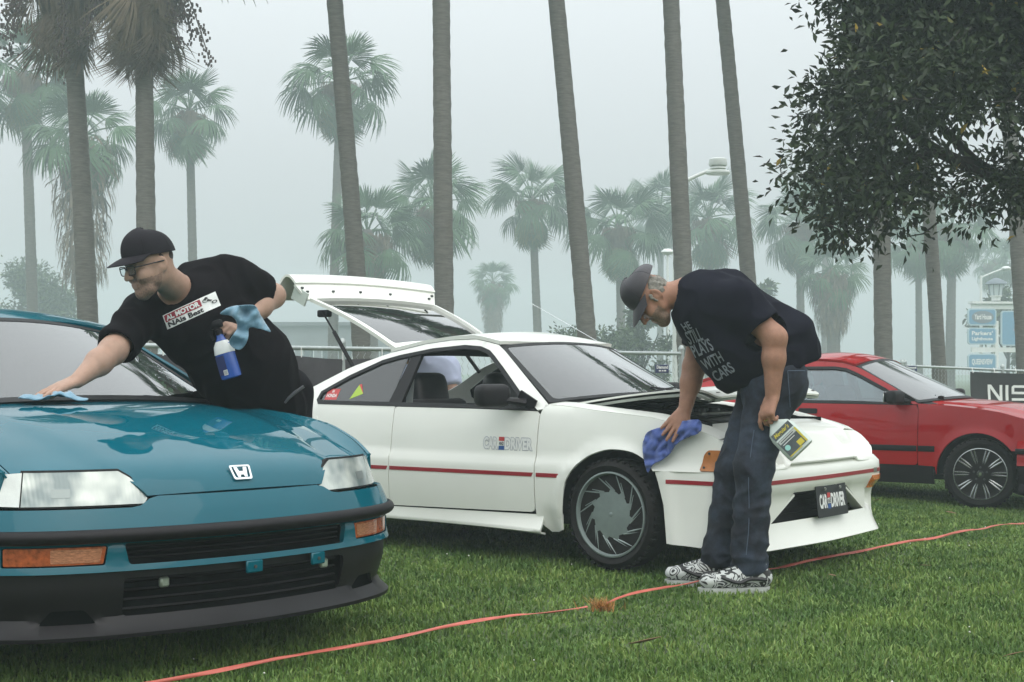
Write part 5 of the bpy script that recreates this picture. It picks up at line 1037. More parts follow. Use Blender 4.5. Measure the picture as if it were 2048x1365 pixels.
# ------------------------------------------------------------------ man in the black cap at the teal car
def man_black():
    base = np.array([-.98, 6.45, float(gz(-.98, 6.45))]); t = thing('person', 'bearded man in black cap and glasses wiping the teal windscreen', 'person', base)
    A = frame((-.70, -.64, -.30), (-.08, -.05, 1)); hc = at(301, 531, 5.86); H = lambda x, y, z: hc + x * A[0] + y * A[1] + z * A[2]
    sR, eR, wR = at(285, 628, 6.02), at(226, 702, 5.76), at(154, 762, 5.55)
    sL, eL, wL = at(478, 566, 6.22), at(546, 592, 6.36), at(478, 650, 6.08)
    nb = at(372, 592, 6.10); ch = at(400, 640, 6.14); be = at(488, 735, 6.30); pv = at(536, 815, 6.42)
    v = Vol((-2.05, 5.30, .80), (-.85, 6.65, 1.62), BODY_H)
    head(v, hc, A); v.cone(H(-.03, 0, -.045), nb, .060, .068, .03); v.cone(nb, ch, .075, .15, .05); v.cone(ch, be, .155, .17, .05)
    v.cone(nb, sR, .06, .06, .04); v.cone(nb, sL, .06, .06, .04)
    v.chain([sR, eR], [.062, .054], .03); v.chain([eR, eR * .6 + wR * .4, wR], [.053, .050, .030], .03)
    v.chain([sL, eL], [.060, .052], .03); v.chain([eL, eL * .6 + wL * .4, wL], [.052, .049, .030], .03)
    hand(v, wR, at(84, 789, 5.45) - wR, (0.1, .25, -1), 1, curl=(.12, .10, .12, .16), spread=.12, tup=.1)
    hand(v, wL, at(436, 652, 5.92) - wL, (-.35, .45, -.55), 1, curl=(.75, .95, 1.0, 1.0), spread=.03, tup=.55, tcurl=.25)
    VQ = v.mesh(); Lc = lambda P: (P - hc) @ A.T
    def pick(P):
        q = Lc(P); nearh = np.linalg.norm(q, axis=1) < .17
        b = (q[:, 2] < -.040 + .25 * np.clip(.03 - q[:, 0], 0, .05)) & (q[:, 0] > .006) & (q[:, 2] > -.125 - .2 * (q[:, 0] - .05)) & (np.abs(q[:, 1]) < .082)
        mou = (np.abs(q[:, 1]) < .028) & (q[:, 2] > -.050) & (q[:, 2] < -.035) & (q[:, 0] > .08); lips = (np.abs(q[:, 1]) < .02) & (q[:, 2] > -.075) & (q[:, 2] < -.053) & (q[:, 0] > .085)
        return np.where(nearh & ((b & ~lips) | mou) , 1, 0)
    skin_link('body', VQ, [SKIN1, STUB], t, base, pick)
    # shirt
    s = Vol((-1.98, 5.55, .78), (-.72, 6.85, 1.60), .007)
    s.cone(ch + (0, .0, .02), be, .190, .205, .08); s.cone(be, at(532, 812, 6.41), .205, .182, .08); s.cone(nb + (.02, .03, -.03), ch, .085, .19, .08)
    s.cone(nb + (-.01, .04, -.06), sR + (.02, .04, 0), .070, .085, .06); s.cone(nb + (.03, .02, -.02), sL + (0, .0, -.01), .080, .095, .07)
    s.cone(sR, sR * .12 + eR * .88, .092, .082, .05); s.cone(sL, sL * .30 + eL * .70, .095, .082, .05)
    s.cone(at(450, 536, 6.2), at(378, 548, 6.14), .055, .05, .05)
    d = eR - sR; s.cut(sR + d * .90, d, .12); d2 = eL - sL; s.cut(sL + d2 * .74, d2, .115)
    s.cone(sR + d * .55, sR + d * 1.2, .066, .066, .006, sub=True); s.cone(sL + d2 * .45, sL + d2 * 1.1, .066, .066, .006, sub=True)
    s.cone(H(-.02, 0, -.06), nb + (.004, .0, -.012), .066, .074, .012, sub=True)
    V, Q = s.mesh(); V = folds(V, Q, .0065, 7.5, (1, 1, .8), 2.0); sh = (V, Q); skin_link('t_shirt', sh, [SHIRT1], t, base)
    # print on the chest
    bv = bvh_of((V, Q)); o = at(328, 637, 5.2); ux = (at(430, 592, 5.2) - o); uy = (at(343, 668, 5.2) - o); uy = -uy * 1.0; o = at(336, 660, 5.2)
    ex = at(441, 612, 5.2) - o; ey = at(325, 632, 5.2) - o
    def pr(vf, m, lift, step=.02):
        q = project(vf, o, ex, ey, (0.0, 1, -.0), bv, lift, step); add('shirt_print', (q[0] - base, q[1]), m, t, smooth=False)
    pr(rect2(0, 0, 1, 1), PRW, .003, .08); pr(rect2(.02, .48, .70, .94), mat('crimson print', (.30, .02, .04), .6), .0045, .08)
    pr(fit2(text_mesh('AL MOTOR', 1, .05), .05, .54, .67, .88), PRW, .006, .2); pr(fit2(text_mesh('NAis Best', 1, .04), .05, .06, .70, .42), PRK, .006, .2)
    rg = np.linspace(0, 2 * math.pi, 17)[:-1]
    def ringp(cx, cy, r0, r1): return np.concatenate([np.c_[cx + r0 * np.cos(rg), cy + r0 * 2.3 * np.sin(rg)], np.c_[cx + r1 * np.cos(rg), cy + r1 * 2.3 * np.sin(rg)]]), [(i, (i + 1) % 16, (i + 1) % 16 + 16, i + 16) for i in range(16)]
    pr(ringp(.92, .42, .045, .028), PRK, .006, .2); pr(poly2([(.80, .66), (.88, .52), (.90, .58), (.83, .74)]), PRK, .006, .2); pr(ringp(.785, .72, .058, .045), PRK, .006, .2); pr(poly2([(.745, .80), (.80, .92), (.84, .86), (.79, .72)]), PRK, .006, .2)
    # trousers and shoes
    p = Vol((-1.35, 6.05, -.05), (-.55, 6.95, 1.08), .009); hl, hr = pv + (.06, .07, 0), pv + (-.09, -.06, 0)
    p.cone(hl + (0, 0, .06), hr + (0, 0, .06), .132, .132, .06); fl, fr = np.array([-.86, 6.55, 0]), np.array([-1.10, 6.36, 0])
    for h0, ft in ((hl, fl), (hr, fr)): p.chain([h0, (h0 + ft) / 2 + (.0, -.03, .04), ft + (0, 0, .09)], [.120, .092, .085], .04); p.cut(ft + (0, 0, .045), (0, 0, -1), .16)
    VQ = p.mesh(); VQ = (folds(VQ[0], VQ[1], .006, 6, (1, 1, .6), 5.0), VQ[1]); tr = skin_link('trousers', VQ, [PANTS1], t, base)
    add('pocket_zip', (lambda q: (q[0] - base, q[1]))(tube([at(570, 806, 6.205), at(578, 796, 6.195), at(592, 784, 6.195), at(608, 773, 6.20)], [.005, .007, .008, .007], 6)), mat('grey zip', (.09, .09, .10), .4), tr)
    q = Vol((-1.5, 6.0, -.04), (-.5, 6.9, .16), .007); shoe(q, fl + (.08, .05, -.02), fl + (-.17, -.10, -.02)); shoe(q, fr + (.08, .05, -.02), fr + (-.17, -.10, -.02)); skin_link('shoes', q.mesh(), [PANTS1], t, base)
    cap(t, H(0, 0, .030), A, base, CAPM, 1.02, peak=.085, brim_droop=.12, low=.022)
    # glasses
    g = []
    for y in (-.034, .034):
        lp = rounded([(-.027, -.019), (.027, -.019), (.029, .018), (-.029, .018)], .012); pts = [H(.112 - .25 * abs(y + a) * .35, y + a, .004 + b) for a, b in lp]; g.append(tube(np.array(pts + [pts[0]]), .0022, 5, caps=False))
        sg = 1 if y > 0 else -1; g.append(tube([H(.106, sg * .063, .014), H(.05, sg * .083, .012), H(-.02, sg * .090, .010)], .0026, 5))
    g.append(tube([H(.111, -.008, .008), H(.114, 0, .011), H(.111, .008, .008)], .0022, 5)); gm, gf = merge(*g); gl = add('glasses', (gm - base, gf), PRK, t)
    for y in (-.034, .034):
        lp = rounded([(-.027, -.019), (.027, -.019), (.029, .018), (-.029, .018)], .012); pts = np.array([H(.112 - .25 * abs(y + a) * .35, y + a, .004 + b) for a, b in lp]); add('spectacle_lens', (pts - base, [tuple(range(len(pts)))]), glass('spectacle glass', (.9, .93, .93)), gl, smooth=False)
    hairm = mat('short dark hair', (.05, .04, .035), .9, vary=.3, vscale=80); hv = Vol(hc - .16, hc + .16, .005)
    for y in (-1, 1): hv.cone(H(-.015, y * .074, .03), H(-.03, y * .072, -.005), .012, .010, .008)
    hv.ell(H(-.035, 0, .025), A, (.071, .068, .055), .01); skin_link('hair', hv.mesh(), [hairm], t, base)
    return dict(wL=wL, wR=wR, hand=at(440, 656, 5.97), base=base)
MB = man_black()
# ------------------------------------------------------------------ bent man in jeans at the white car
def man_navy():
    base = np.array([1.05, 6.72, 0.0]); t = thing('person', 'man in navy t-shirt and jeans bent over the white car fender', 'person', base)
    A = frame((-.50, -.10, -.86), (-.86, 0, .50)); hc = at(1305, 597, 6.83); H = lambda x, y, z: hc + x * A[0] + y * A[1] + z * A[2]
    nb = at(1384, 588, 6.81); sL, eL, wL = at(1474, 606, 6.62), at(1549, 676, 6.54), at(1545, 794, 6.54); sR, eR, wR = at(1412, 612, 7.02), at(1388, 735, 7.03), at(1370, 822, 6.985)
    ch = at(1440, 625, 6.82); be = at(1510, 700, 6.82); pv = at(1540, 765, 6.81)
    v = Vol((.50, 6.25, .62), (1.55, 7.40, 1.56), BODY_H)
    head(v, hc, A, 1.0, 1.02); v.cone(H(-.035, 0, -.035), nb, .062, .070, .03); v.cone(nb, ch, .08, .15, .05); v.cone(ch, be, .16, .18, .05); v.cone(nb, sR, .06, .06, .04); v.cone(nb, sL, .06, .06, .04)
    v.chain([sL, eL], [.066, .055], .03); v.chain([eL, eL * .65 + wL * .35, wL], [.054, .051, .033], .03); v.chain([sR, eR], [.064, .053], .03); v.chain([eR, eR * .65 + wR * .35, wR], [.053, .049, .033], .03)
    hand(v, wR, at(1322, 884, 6.915) - wR, (.10, .95, -.30), -1, curl=(.10, .08, .08, .12), spread=.10, tup=.05, tcurl=.05)
    hand(v, wL, at(1528, 842, 6.51) - wL, (.70, .55, -.15), 1, curl=(.45, 1.0, 1.05, 1.1), spread=.05, tup=.45, tcurl=.2)
    VQ = v.mesh(); Lc = lambda P: (P - hc) @ A.T
    def pick(P):
        q = Lc(P); return np.where((np.linalg.norm(q, axis=1) < .17) & (q[:, 2] < -.035) & (q[:, 0] > .030) & (q[:, 2] > -.14) & ~((np.abs(q[:, 1]) < .02) & (q[:, 2] > -.075) & (q[:, 2] < -.053) & (q[:, 0] > .085)), 1, 0)
    bo = skin_link('body', VQ, [SKIN2, STUB2], t, base, pick)
    s = Vol((.66, 6.25, .80), (1.62, 7.45, 1.60), .007); Yx = (0, 1, 0)
    s.cone(at(1432, 625, 6.82), at(1505, 690, 6.82), .200, .228, .08, sq=(Yx, 1.10)); s.cone(at(1505, 690, 6.82), at(1548, 728, 6.82), .228, .215, .08, sq=(Yx, 1.08)); s.cone(nb + (.02, 0, -.03), at(1432, 620, 6.82), .10, .19, .08)
    s.cone(at(1450, 700, 6.80), at(1470, 745, 6.80), .10, .085, .08, sq=(Yx, 1.6)); s.cone(at(1590, 660, 6.81), at(1604, 690, 6.81), .08, .06, .06, sq=(Yx, 2.2))
    s.cone(nb + (.03, .0, -.02), sL, .085, .098, .07); s.cone(nb + (.03, 0, -.02), sR, .085, .095, .07); s.cone(sL, sL * .32 + eL * .68, .100, .092, .05); s.cone(sR, sR * .30 + eR * .70, .095, .088, .05)
    d = eL - sL; s.cut(sL + d * .70, d + (0, 0, -.02), .115); d2 = eR - sR; s.cut(sR + d2 * .68, d2, .12); s.cone(sL + d * .40, sL + d * 1.1, .074, .074, .006, sub=True); s.cone(sR + d2 * .40, sR + d2 * 1.1, .070, .070, .006, sub=True)
    pn = at(1540, 752, 6.81); s.cut(pn, at(1585, 868, 6.81) - at(1540, 752, 6.81), .62); s.cone(H(-.03, 0, -.05), nb + (.006, 0, -.004), .066, .078, .012, sub=True)
    V, Q = s.mesh(); V = folds(V, Q, .007, 7.0, (1, 1, .9), 11.0); skin_link('t_shirt', (V, Q), [SHIRT2], t, base); bv = bvh_of((V, Q)); gp = mat('grey shirt print', (.22, .24, .27), .7)
    def word(w, a, b, c, xs=1.0):     # a start, b end of the baseline, c top of the first letter, in photo pixels
        o = at(*a, 6.0); ex = at(*b, 6.0) - o; ey = at(*c, 6.0) - o; q = project(fit2(text_mesh(w, 1, .02), 0, 0, 1, 1), o, ex, ey, (0, 1, 0), bv, .004, .3); add('shirt_print', (q[0] - base, q[1]), gp, t, smooth=False)
    word('HE', (1371, 662), (1386, 656), (1362, 648)); word('STILL', (1381, 690), (1409, 680), (1369, 664)); word('PLAYS', (1392, 716), (1430, 700), (1380, 692)); word('WITH', (1413, 741), (1450, 722), (1401, 721)); word('CARS', (1435, 764), (1472, 742), (1422, 745))
    p = Vol((.72, 6.35, -.03), (1.55, 7.30, 1.10), .008); hl, hr = at(1542, 785, 6.70), at(1524, 782, 6.90); kl, kr = at(1506, 940, 6.64), at(1466, 940, 6.83); al, ar = at(1498, 1128, 6.64), at(1436, 1118, 6.82)
    p.cone(at(1545, 758, 6.72), at(1540, 758, 6.88), .158, .152, .06); p.cone(at(1552, 772, 6.73), at(1545, 776, 6.87), .128, .128, .06)
    p.chain([hl, kl, al], [.118, .086, .082], .045); p.chain([hr, kr, ar], [.110, .080, .077], .03); p.cut(at(1498, 1146, 6.64), (.15, 0, -1), .17); p.cut(at(1436, 1134, 6.82), (.1, 0, -1), .16); p.cut(at(1540, 735, 6.81), at(1540, 735, 6.81) - at(1560, 800, 6.81), .35)
    VQ = p.mesh(); V = VQ[0]; lo = np.clip((.55 - V[:, 2]) / .5, 0, 1); V2 = folds(V, VQ[1], .009, 8.0, (1, 1, 1.5), 3.0); VQ = (V + (V2 - V) * (.50 + .60 * lo)[:, None], VQ[1]); je = skin_link('jeans', VQ, [DENIM], t, base)
    bj = bvh_of(VQ); seam = mat('denim seam', (.07, .095, .14), .8)
    pts = [bj.ray_cast(Vector(at(u, w, 6.0)), (Vector(at(u, w, 6.0)) - Vector((0, 0, HC))).normalized(), 3.0)[0] for u, w in ((1508, 860), (1501, 910), (1497, 960), (1498, 1010), (1497, 1060), (1492, 1110))]; pts = [np.array(q) + (0, -.002, 0) for q in pts if q]
    add('seam', (lambda q: (q[0] - base, q[1]))(tube(smooth_line(pts, 3), .002, 4)), seam, je)
    for (a, b) in (((1575, 742), (1580, 815)), ((1575, 742), (1610, 742))):
        pts = [bj.ray_cast(q, (q - Vector((0, 0, HC))).normalized(), 3.0)[0] for q in [Vector(at(a[0] + (b[0] - a[0]) * k, a[1] + (b[1] - a[1]) * k, 6.0)) for k in np.linspace(0, 1, 6)]]; pts = [np.array(q) + (0, -.002, 0) for q in pts if q]
        if len(pts) > 2: add('seam', (lambda q: (q[0] - base, q[1]))(tube(pts, .0025, 4)), seam, je)
    zeb = mat('swirl print canvas', (.72, .74, .71), .7); n, l = zeb.node_tree.nodes, zeb.node_tree.links; tc_ = n.new('ShaderNodeTexCoord'); nz = n.new('ShaderNodeTexNoise'); nz.inputs['Scale'].default_value = 13; nz.inputs['Detail'].default_value = 1.0; nz.inputs['Distortion'].default_value = 1.2; m1 = n.new('ShaderNodeMath'); m1.operation = 'MULTIPLY'; m1.inputs[1].default_value = 46; m2 = n.new('ShaderNodeMath'); m2.operation = 'SINE'; cr = n.new('ShaderNodeValToRGB'); cr.color_ramp.elements[0].position = .40; cr.color_ramp.elements[0].color = (.03, .03, .03, 1); cr.color_ramp.elements[1].position = .52; cr.color_ramp.elements[1].color = (.56, .58, .56, 1)
    l.new(tc_.outputs['Object'], nz.inputs['Vector']); l.new(nz.outputs['Fac'], m1.inputs[0]); l.new(m1.outputs[0], m2.inputs[0]); ad = n.new('ShaderNodeMath'); ad.operation = 'MULTIPLY_ADD'; ad.inputs[1].default_value = .5; ad.inputs[2].default_value = .5; l.new(m2.outputs[0], ad.inputs[0]); l.new(ad.outputs[0], cr.inputs[0]); l.new(cr.outputs[0], n['Principled BSDF'].inputs['Base Color'])
    SOLE = mat('white rubber sole', (.45, .47, .44), .6, vary=.15, vscale=20)
    for (hu, hv_, tu, tv, Y0, Y1) in ((1542, 1160, 1392, 1160, 6.64, 6.58), (1455, 1146, 1326, 1138, 6.82, 6.86)):
        a, b = at(hu, hv_, Y0), at(tu, tv, Y1); a[2] = -.016; b[2] = -.016; dd = b - a; w = np.cross((0, 0, 1), dd / np.linalg.norm(dd)); q = Vol(np.minimum(a, b) - .1, np.maximum(a, b) + (.1, .1, .22), .005); shoe(q, a + (0, 0, .012), b + (0, 0, .012)); q.cone(a + dd * .18 + (0, 0, .09), a + dd * .2 + (0, 0, .15), .044, .046, .02); VQ = q.mesh(); so = skin_link('shoe', VQ, [zeb], t, base); bs = bvh_of(VQ)
        prof = [a + dd * tt + w * ww for tt, ww in [(0.02, 0.0), (.05, .026), (.13, .037), (.35, .040), (.6, .048), (.8, .045), (.93, .030), (.975, 0)]]; prof += [a + dd * tt - w * ww for tt, ww in [(.93, .030), (.8, .045), (.6, .048), (.35, .040), (.13, .037), (.05, .026)]]
        pr_ = smooth_line(prof, 3, True); m = len(pr_); sv = np.concatenate([pr_ + (0, 0, -.02), pr_ + (0, 0, .018)]); sf = [(i, (i + 1) % m, (i + 1) % m + m, i + m) for i in range(m)] + [tuple(range(m, 2 * m)), tuple(range(m - 1, -1, -1))]; add('sole', (sv - base, sf), SOLE, so)
        sw = []
        for tt, zz in ((.08, .055), (.30, .060), (.45, .045), (.60, .060), (.68, .072)):
            h_ = bs.ray_cast(Vector(a + dd * tt + (0, -.3, zz)), Vector((0, 1, 0)), 1.0)[0]
            if h_: sw.append(np.array(h_) + (0, -.001, 0))
        if len(sw) > 2: add('side_stripe', (lambda q_: (q_[0] - base, q_[1]))(tube(smooth_line(sw, 4), .0095, 6)), PRK, so)
        for k in range(5):
            tt = .40 + .075 * k; c_ = a + dd * tt + (0, 0, .2); pp = [bs.ray_cast(Vector(c_ + w * q_), Vector((0, 0, -1)), 1.0)[0] for q_ in (-.026, -.012, 0, .012, .026)]; pp = [np.array(q_) + (0, 0, .003) for q_ in pp if q_]
            if len(pp) > 2: add('lace', (lambda q_: (q_[0] - base, q_[1]))(tube(pp, .0035, 5)), PRK, so)
    cap(t, H(-.012, 0, .030), A, base, CAP2, 1.06, peak=.075, brim_droop=.45, low=.016, back=.03)
    hv = Vol(hc - .17, hc + .17, .0045)
    hv.ell(H(-.030, 0, .015), A, (.078, .081, .075), .01); hv.ell(H(.045, 0, -.02), A, (.075, .2, .10), .008, sub=True)
    for y in (-1, 1): hv.cone(H(.012, y * .078, .02), H(.016, y * .076, -.035), .009, .007, .008)
    hv.cut(H(-.03, 0, -.052), -A[2], .12); VQ = hv.mesh(); VQ = (folds(VQ[0], VQ[1], .005, 38, (1, 1, 1), 8.0), VQ[1]); skin_link('hair', VQ, [mat('grey hair', (.20, .19, .165), .8, vary=.5, vscale=60)], t, base)
    D = at(1528, 842, 6.51) - wL; D /= np.linalg.norm(D); rp = wL + D * .112 + np.array([.004, -.002, -.002])
    add('ring', (lambda q: (q[0] - base, q[1]))(xf(lathe([(.0105, -.003), (.0125, -.003), (.0125, .003), (.0105, .003)], 20, 'y', closed=True), Matrix.Translation(rp) @ Vector((0, 1, 0)).rotation_difference(Vector((.5, .3, -.8))).to_matrix().to_4x4())), mat('gold ring', (.8, .6, .35), .2, metal=1.0), t)
    return dict(wL=wL, wR=wR)
MN = man_navy()
# ------------------------------------------------------------------ person leaning in behind the white car
def man_back():
    base = np.array([-.62, 10.35, float(gz(-.62, 10.35))]); t = thing('person', 'dark-haired person in pale blue shirt leaning behind the white car tailgate', 'person', base)
    A = frame((.25, -.75, -.6), (.1, -.5, .8)); hc = at(822, 690, 10.0); H = lambda x, y, z: hc + x * A[0] + y * A[1] + z * A[2]; nb = at(838, 712, 10.12); ch = at(848, 745, 10.22); pv = np.array([-.60, 10.5, .92])
    v = Vol((-1.1, 9.5, .55), (-.1, 10.8, 1.45), .007); head(v, hc, A); v.cone(H(-.03, 0, -.045), nb, .058, .065, .03); v.cone(nb, ch, .08, .13, .05)
    for sx in (-1, 1):
        s0 = ch + (sx * .17, -.02, .04); e = s0 + (sx * .05, -.12, -.24); w = e + (sx * -.02, -.2, -.10); v.chain([s0, e, w], [.055, .045, .03], .03); hand(v, w, (0, -1, -.2), (0, -.1, -1), sx, curl=(.2, .2, .2, .2))
    skin_link('body', v.mesh(), [SKIN1], t, base)
    hv = Vol(hc - .16, hc + .17, .006); hv.ell(H(-.015, 0, .045), A, (.100, .086, .085), .01); hv.ell(H(.10, 0, -.03), A, (.06, .2, .07), .01, sub=True); VQ = hv.mesh(); VQ = (folds(VQ[0], VQ[1], .008, 26, (1, 1, 1), 4.0), VQ[1]); skin_link('hair', VQ, [mat('black hair', (.012, .010, .010), .7, vary=.3, vscale=50)], t, base)
    s = Vol((-1.15, 9.7, .70), (-.05, 10.9, 1.45), .009); s.cone(nb + (0, .03, -.02), ch, .10, .19, .06); s.cone(ch, pv, .20, .18, .06, sq=((1, 0, 0), 1.2))
    for sx in (-1, 1):
        s0 = ch + (sx * .17, -.02, .04); e = s0 + (sx * .05, -.12, -.24); s.cone(s0, s0 * .45 + e * .55, .085, .075, .04); s.cut(s0 * .42 + e * .58, e - s0, .1)
    V, Q = s.mesh(); V = folds(V, Q, .008, 7, (1, 1, 1), 6.0); skin_link('shirt', (V, Q), [mat('pale blue cotton', (.42, .46, .60), .85, vary=.08)], t, base)
    p = Vol((-1.1, 10.1, -.05), (-.1, 10.95, 1.05), .012); p.cone(pv + (-.07, 0, .02), pv + (.07, 0, .02), .15, .15, .05)
    for sx in (-1, 1): p.chain([pv + (sx * .09, 0, 0), (base + pv) / 2 + (sx * .1, .03, 0), base + (sx * .11, .08, .08)], [.11, .085, .075], .04); p.cone(base + (sx * .11, .1, .05), base + (sx * .12, -.12, .04), .045, .04, .03)
    skin_link('trousers', p.mesh(), [PANTS1], t, base)
man_back()
# ------------------------------------------------------------------ chain link fences
GALV = mat('galvanised steel', (.42, .46, .45), .45, metal=.6, vary=.15, vscale=9); WIRE = mat('fence wire', (.40, .44, .43), .5, metal=.4)
def fence(label, P0, P1, h, posts, pitch, z0=0.0, wr=.0024, z1=None):
    P0, P1 = np.array(P0, float), np.array(P1, float); L = np.linalg.norm(P1 - P0); d = (P1 - P0) / L; ang = math.atan2(d[1], d[0]); z1 = z0 if z1 is None else z1
    t = thing('chain_link_fence', label, 'fence', (P0[0], P0[1], z0), ang); dz = (z1 - z0) / L
    add('top_rail', tube([(0, 0, h), (L, 0, h + dz * L)], .021, 10), GALV, t)
    for s in posts:
        add('post', tube([(s * L, 0, -.1 + dz * s * L), (s * L, 0, h + .05 + dz * s * L)], .03, 12), GALV, t)
        add('post_cap', mv(lathe([(.0, .05), (.02, .045), (.036, .015), (.036, 0), (0, 0)], 12, 'z'), (s * L, 0, h + .045 + dz * s * L)), GALV, t)
    V, f = [], []; n = int(L / pitch); m = int(h / (pitch * .5)); k = 0
    for i in range(n):
        for sgn in (1,):
            P = []
            for j in range(m + 1):
                x = (i + .5 + (.5 if j % 2 else -.0) * 1.0) * pitch; P.append((x, .006 * (1 if j % 2 else -1), .03 + j * (h - .03) / m + dz * x))
            P.append((P[-1][0] + .01, 0, h + .035 + dz * P[-1][0])); P = np.array(P); q = len(P)
            for a in range(3):
                c, s_ = math.cos(a * 2.094), math.sin(a * 2.094); V.append(P + np.array([c * wr, s_ * wr, 0]))
            for j in range(q - 1):
                for a in range(3): f.append((k + a * q + j, k + ((a + 1) % 3) * q + j, k + ((a + 1) % 3) * q + j + 1, k + a * q + j + 1))
            k += 3 * q
    kind(add('wire_mesh', (np.concatenate(V), f), WIRE, t), 'stuff'); return t, d, L
FA, FB = np.array([-5.2, 8.95]), np.array([1.905, 16.0])
fl, fd, fL = fence('chain link fence behind the teal and white cars with a dark screen hung on it', FA, FB, 1.21, (.0, .27, .52, .76, 1.0), .075)
fence('chain link fence panel just behind the bent man', (2.25, 16.4), (3.6, 19.0), 1.20, (0, 1), .07, 0, .003, -.08)
fence('chain link fence behind the red car roof', (3.7, 19.2), (5.95, 21.7), 1.20, (0, 1.0), .065, -.06, .003, -.10)
fence('chain link fence carrying the black banner', (6.02, 21.8), (9.5, 23.2), 1.19, (0, .5, 1.0), .065, -.09, .003, -.22)
def on_fence(u):      # distance along the left fence seen in photo column u
    k = (u - 1024) / F; s = (k * FA[1] - FA[0]) / (fd[0] - k * fd[1]); return s
def screen():
    s0, s1 = on_fence(300), on_fence(868); nrm = np.array([fd[1], -fd[0]]); t = thing('privacy_screen', 'dark grey mesh privacy screen hung on the fence behind the white tailgate', 'screen', (*(FA + fd * s0), 0), math.atan2(fd[1], fd[0])); L = s1 - s0
    def m(x, z): sag = .035 * np.abs(np.sin(x * 2.4)) * np.clip((z - .9) / .25, 0, 1); return x, -.02 - .03 * np.sin(x * 3.1 + z * 2) * np.clip(1.15 - z, 0, 1) - .012 * np.sin(x * 11 + z * 4), z - sag
    add('fabric', panel([(0, .03), (L, .03), (L, 1.15), (0, 1.15)], m, step=.08, thick=.003), mat('screen fabric', (.055, .05, .055), .9, vary=.2, vscale=5), t)
    for x in np.arange(.1, L, .45): add('grommet_tie', tube([(x, -.03, 1.14 - .035 * abs(math.sin(x * 2.4))), (x, -.03, 1.215)], .006, 5), PRW, t)
screen()
NAVY = mat('navy sign', (.02, .03, .10), .5, vary=.1)
def fence_sign(u, v, Y, w, h, label, yaw):
    p = at(u, v, Y); t = thing('fence_sign', label, 'sign', p, yaw, 'small navy signs on the fences'); add('sign_plate', rbox((0, 0, 0), (w, .006, h), .002, 1), NAVY, t, smooth=False)
    for vf in (fit2(text_mesh('Diamond', 1, .04), -w * .42, h * .0, w * .42, h * .40), rect2(-w * .26, -h * .32, -w * .10, -h * .16), rect2(-w * .04, -h * .31, w * .08, -h * .17), rect2(w * .12, -h * .31, w * .28, -h * .15)): add('lettering', lay(vf, (0, -.0045, 0), (1, 0, 0), (0, 0, 1)), PRW, t, smooth=False)
fence_sign(1324, 738, 15.45, .225, .09, 'small navy sign on the fence left of the bent man arm', rad(44)); fence_sign(1417, 742, 16.8, .225, .09, 'small navy sign half hidden behind the bent man shirt', rad(60)); fence_sign(1822, 738, 21.8, .225, .095, 'small dark sign on the fence above the red car windscreen', rad(22))
def banner():
    a, b = np.array([7.12, 22.18]), np.array([9.4, 23.08]); L = np.linalg.norm(b - a); t = thing('banner', 'black fabric banner with white capital letters tied on the fence', 'banner', (*a, -.13), math.atan2(b[1] - a[1], b[0] - a[0]))
    f = lambda x, z: (x, -.06 - .012 * np.sin(x * 5 + z * 3) - .02 * np.sin(z * 5), z - .03 * np.sin(np.clip(x, 0, L) / L * math.pi) * np.clip(z, .4, 1.2)); z0, z1 = .52, 1.14
    add('fabric', panel([(0, z0), (L, z0), (L, z1), (0, z1)], f, step=.07, thick=.004), mat('black banner cloth', (.012, .011, .013), .7, vary=.2, vscale=4), t)
    def strokes(segs, x0):
        for s in segs: add('lettering', panel(sorted_ccw(np.array(s) * [.31, .25] + [x0, .70]), lambda x, z: (lambda q: (q[0], q[1] - .008, q[2]))(f(x, z)), step=.05, thick=.002), PRW, t)
    N = [[(0, 0), (.16, 0), (.16, 1), (0, 1)], [(.0, 1), (.22, 1), (.9, 0), (.68, 0)], [(.74, 0), (.9, 0), (.9, 1), (.74, 1)]]; I = [[(.0, 0), (.17, 0), (.17, 1), (.0, 1)]]
    S = [[(.0, .84), (.95, .84), (.95, 1), (.12, 1), (0, .9)], [(0, .42), (.16, .42), (.16, .86), (0, .86)], [(.0, .42), (.95, .42), (.95, .58), (0, .58)], [(.79, .0), (.95, .08), (.95, .5), (.79, .5)], [(0, 0), (.85, 0), (.95, .16), (0, .16)]]; Aa = [[(0, 0), (.18, 0), (.55, 1), (.38, 1)], [(.38, 1), (.55, 1), (.95, 0), (.77, 0)]]
    x = .34
    for g, w in ((N, .34), (I, .115), (S, .36), (S, .36), (Aa, .36), (N, .36)): strokes(g, x); x += w
    for x in np.arange(.05, L, .42): add('cable_tie', tube([(x, -.05, z1 - .02), (x, -.02, z1 + .06)], .008, 5), PRW, t)
banner()
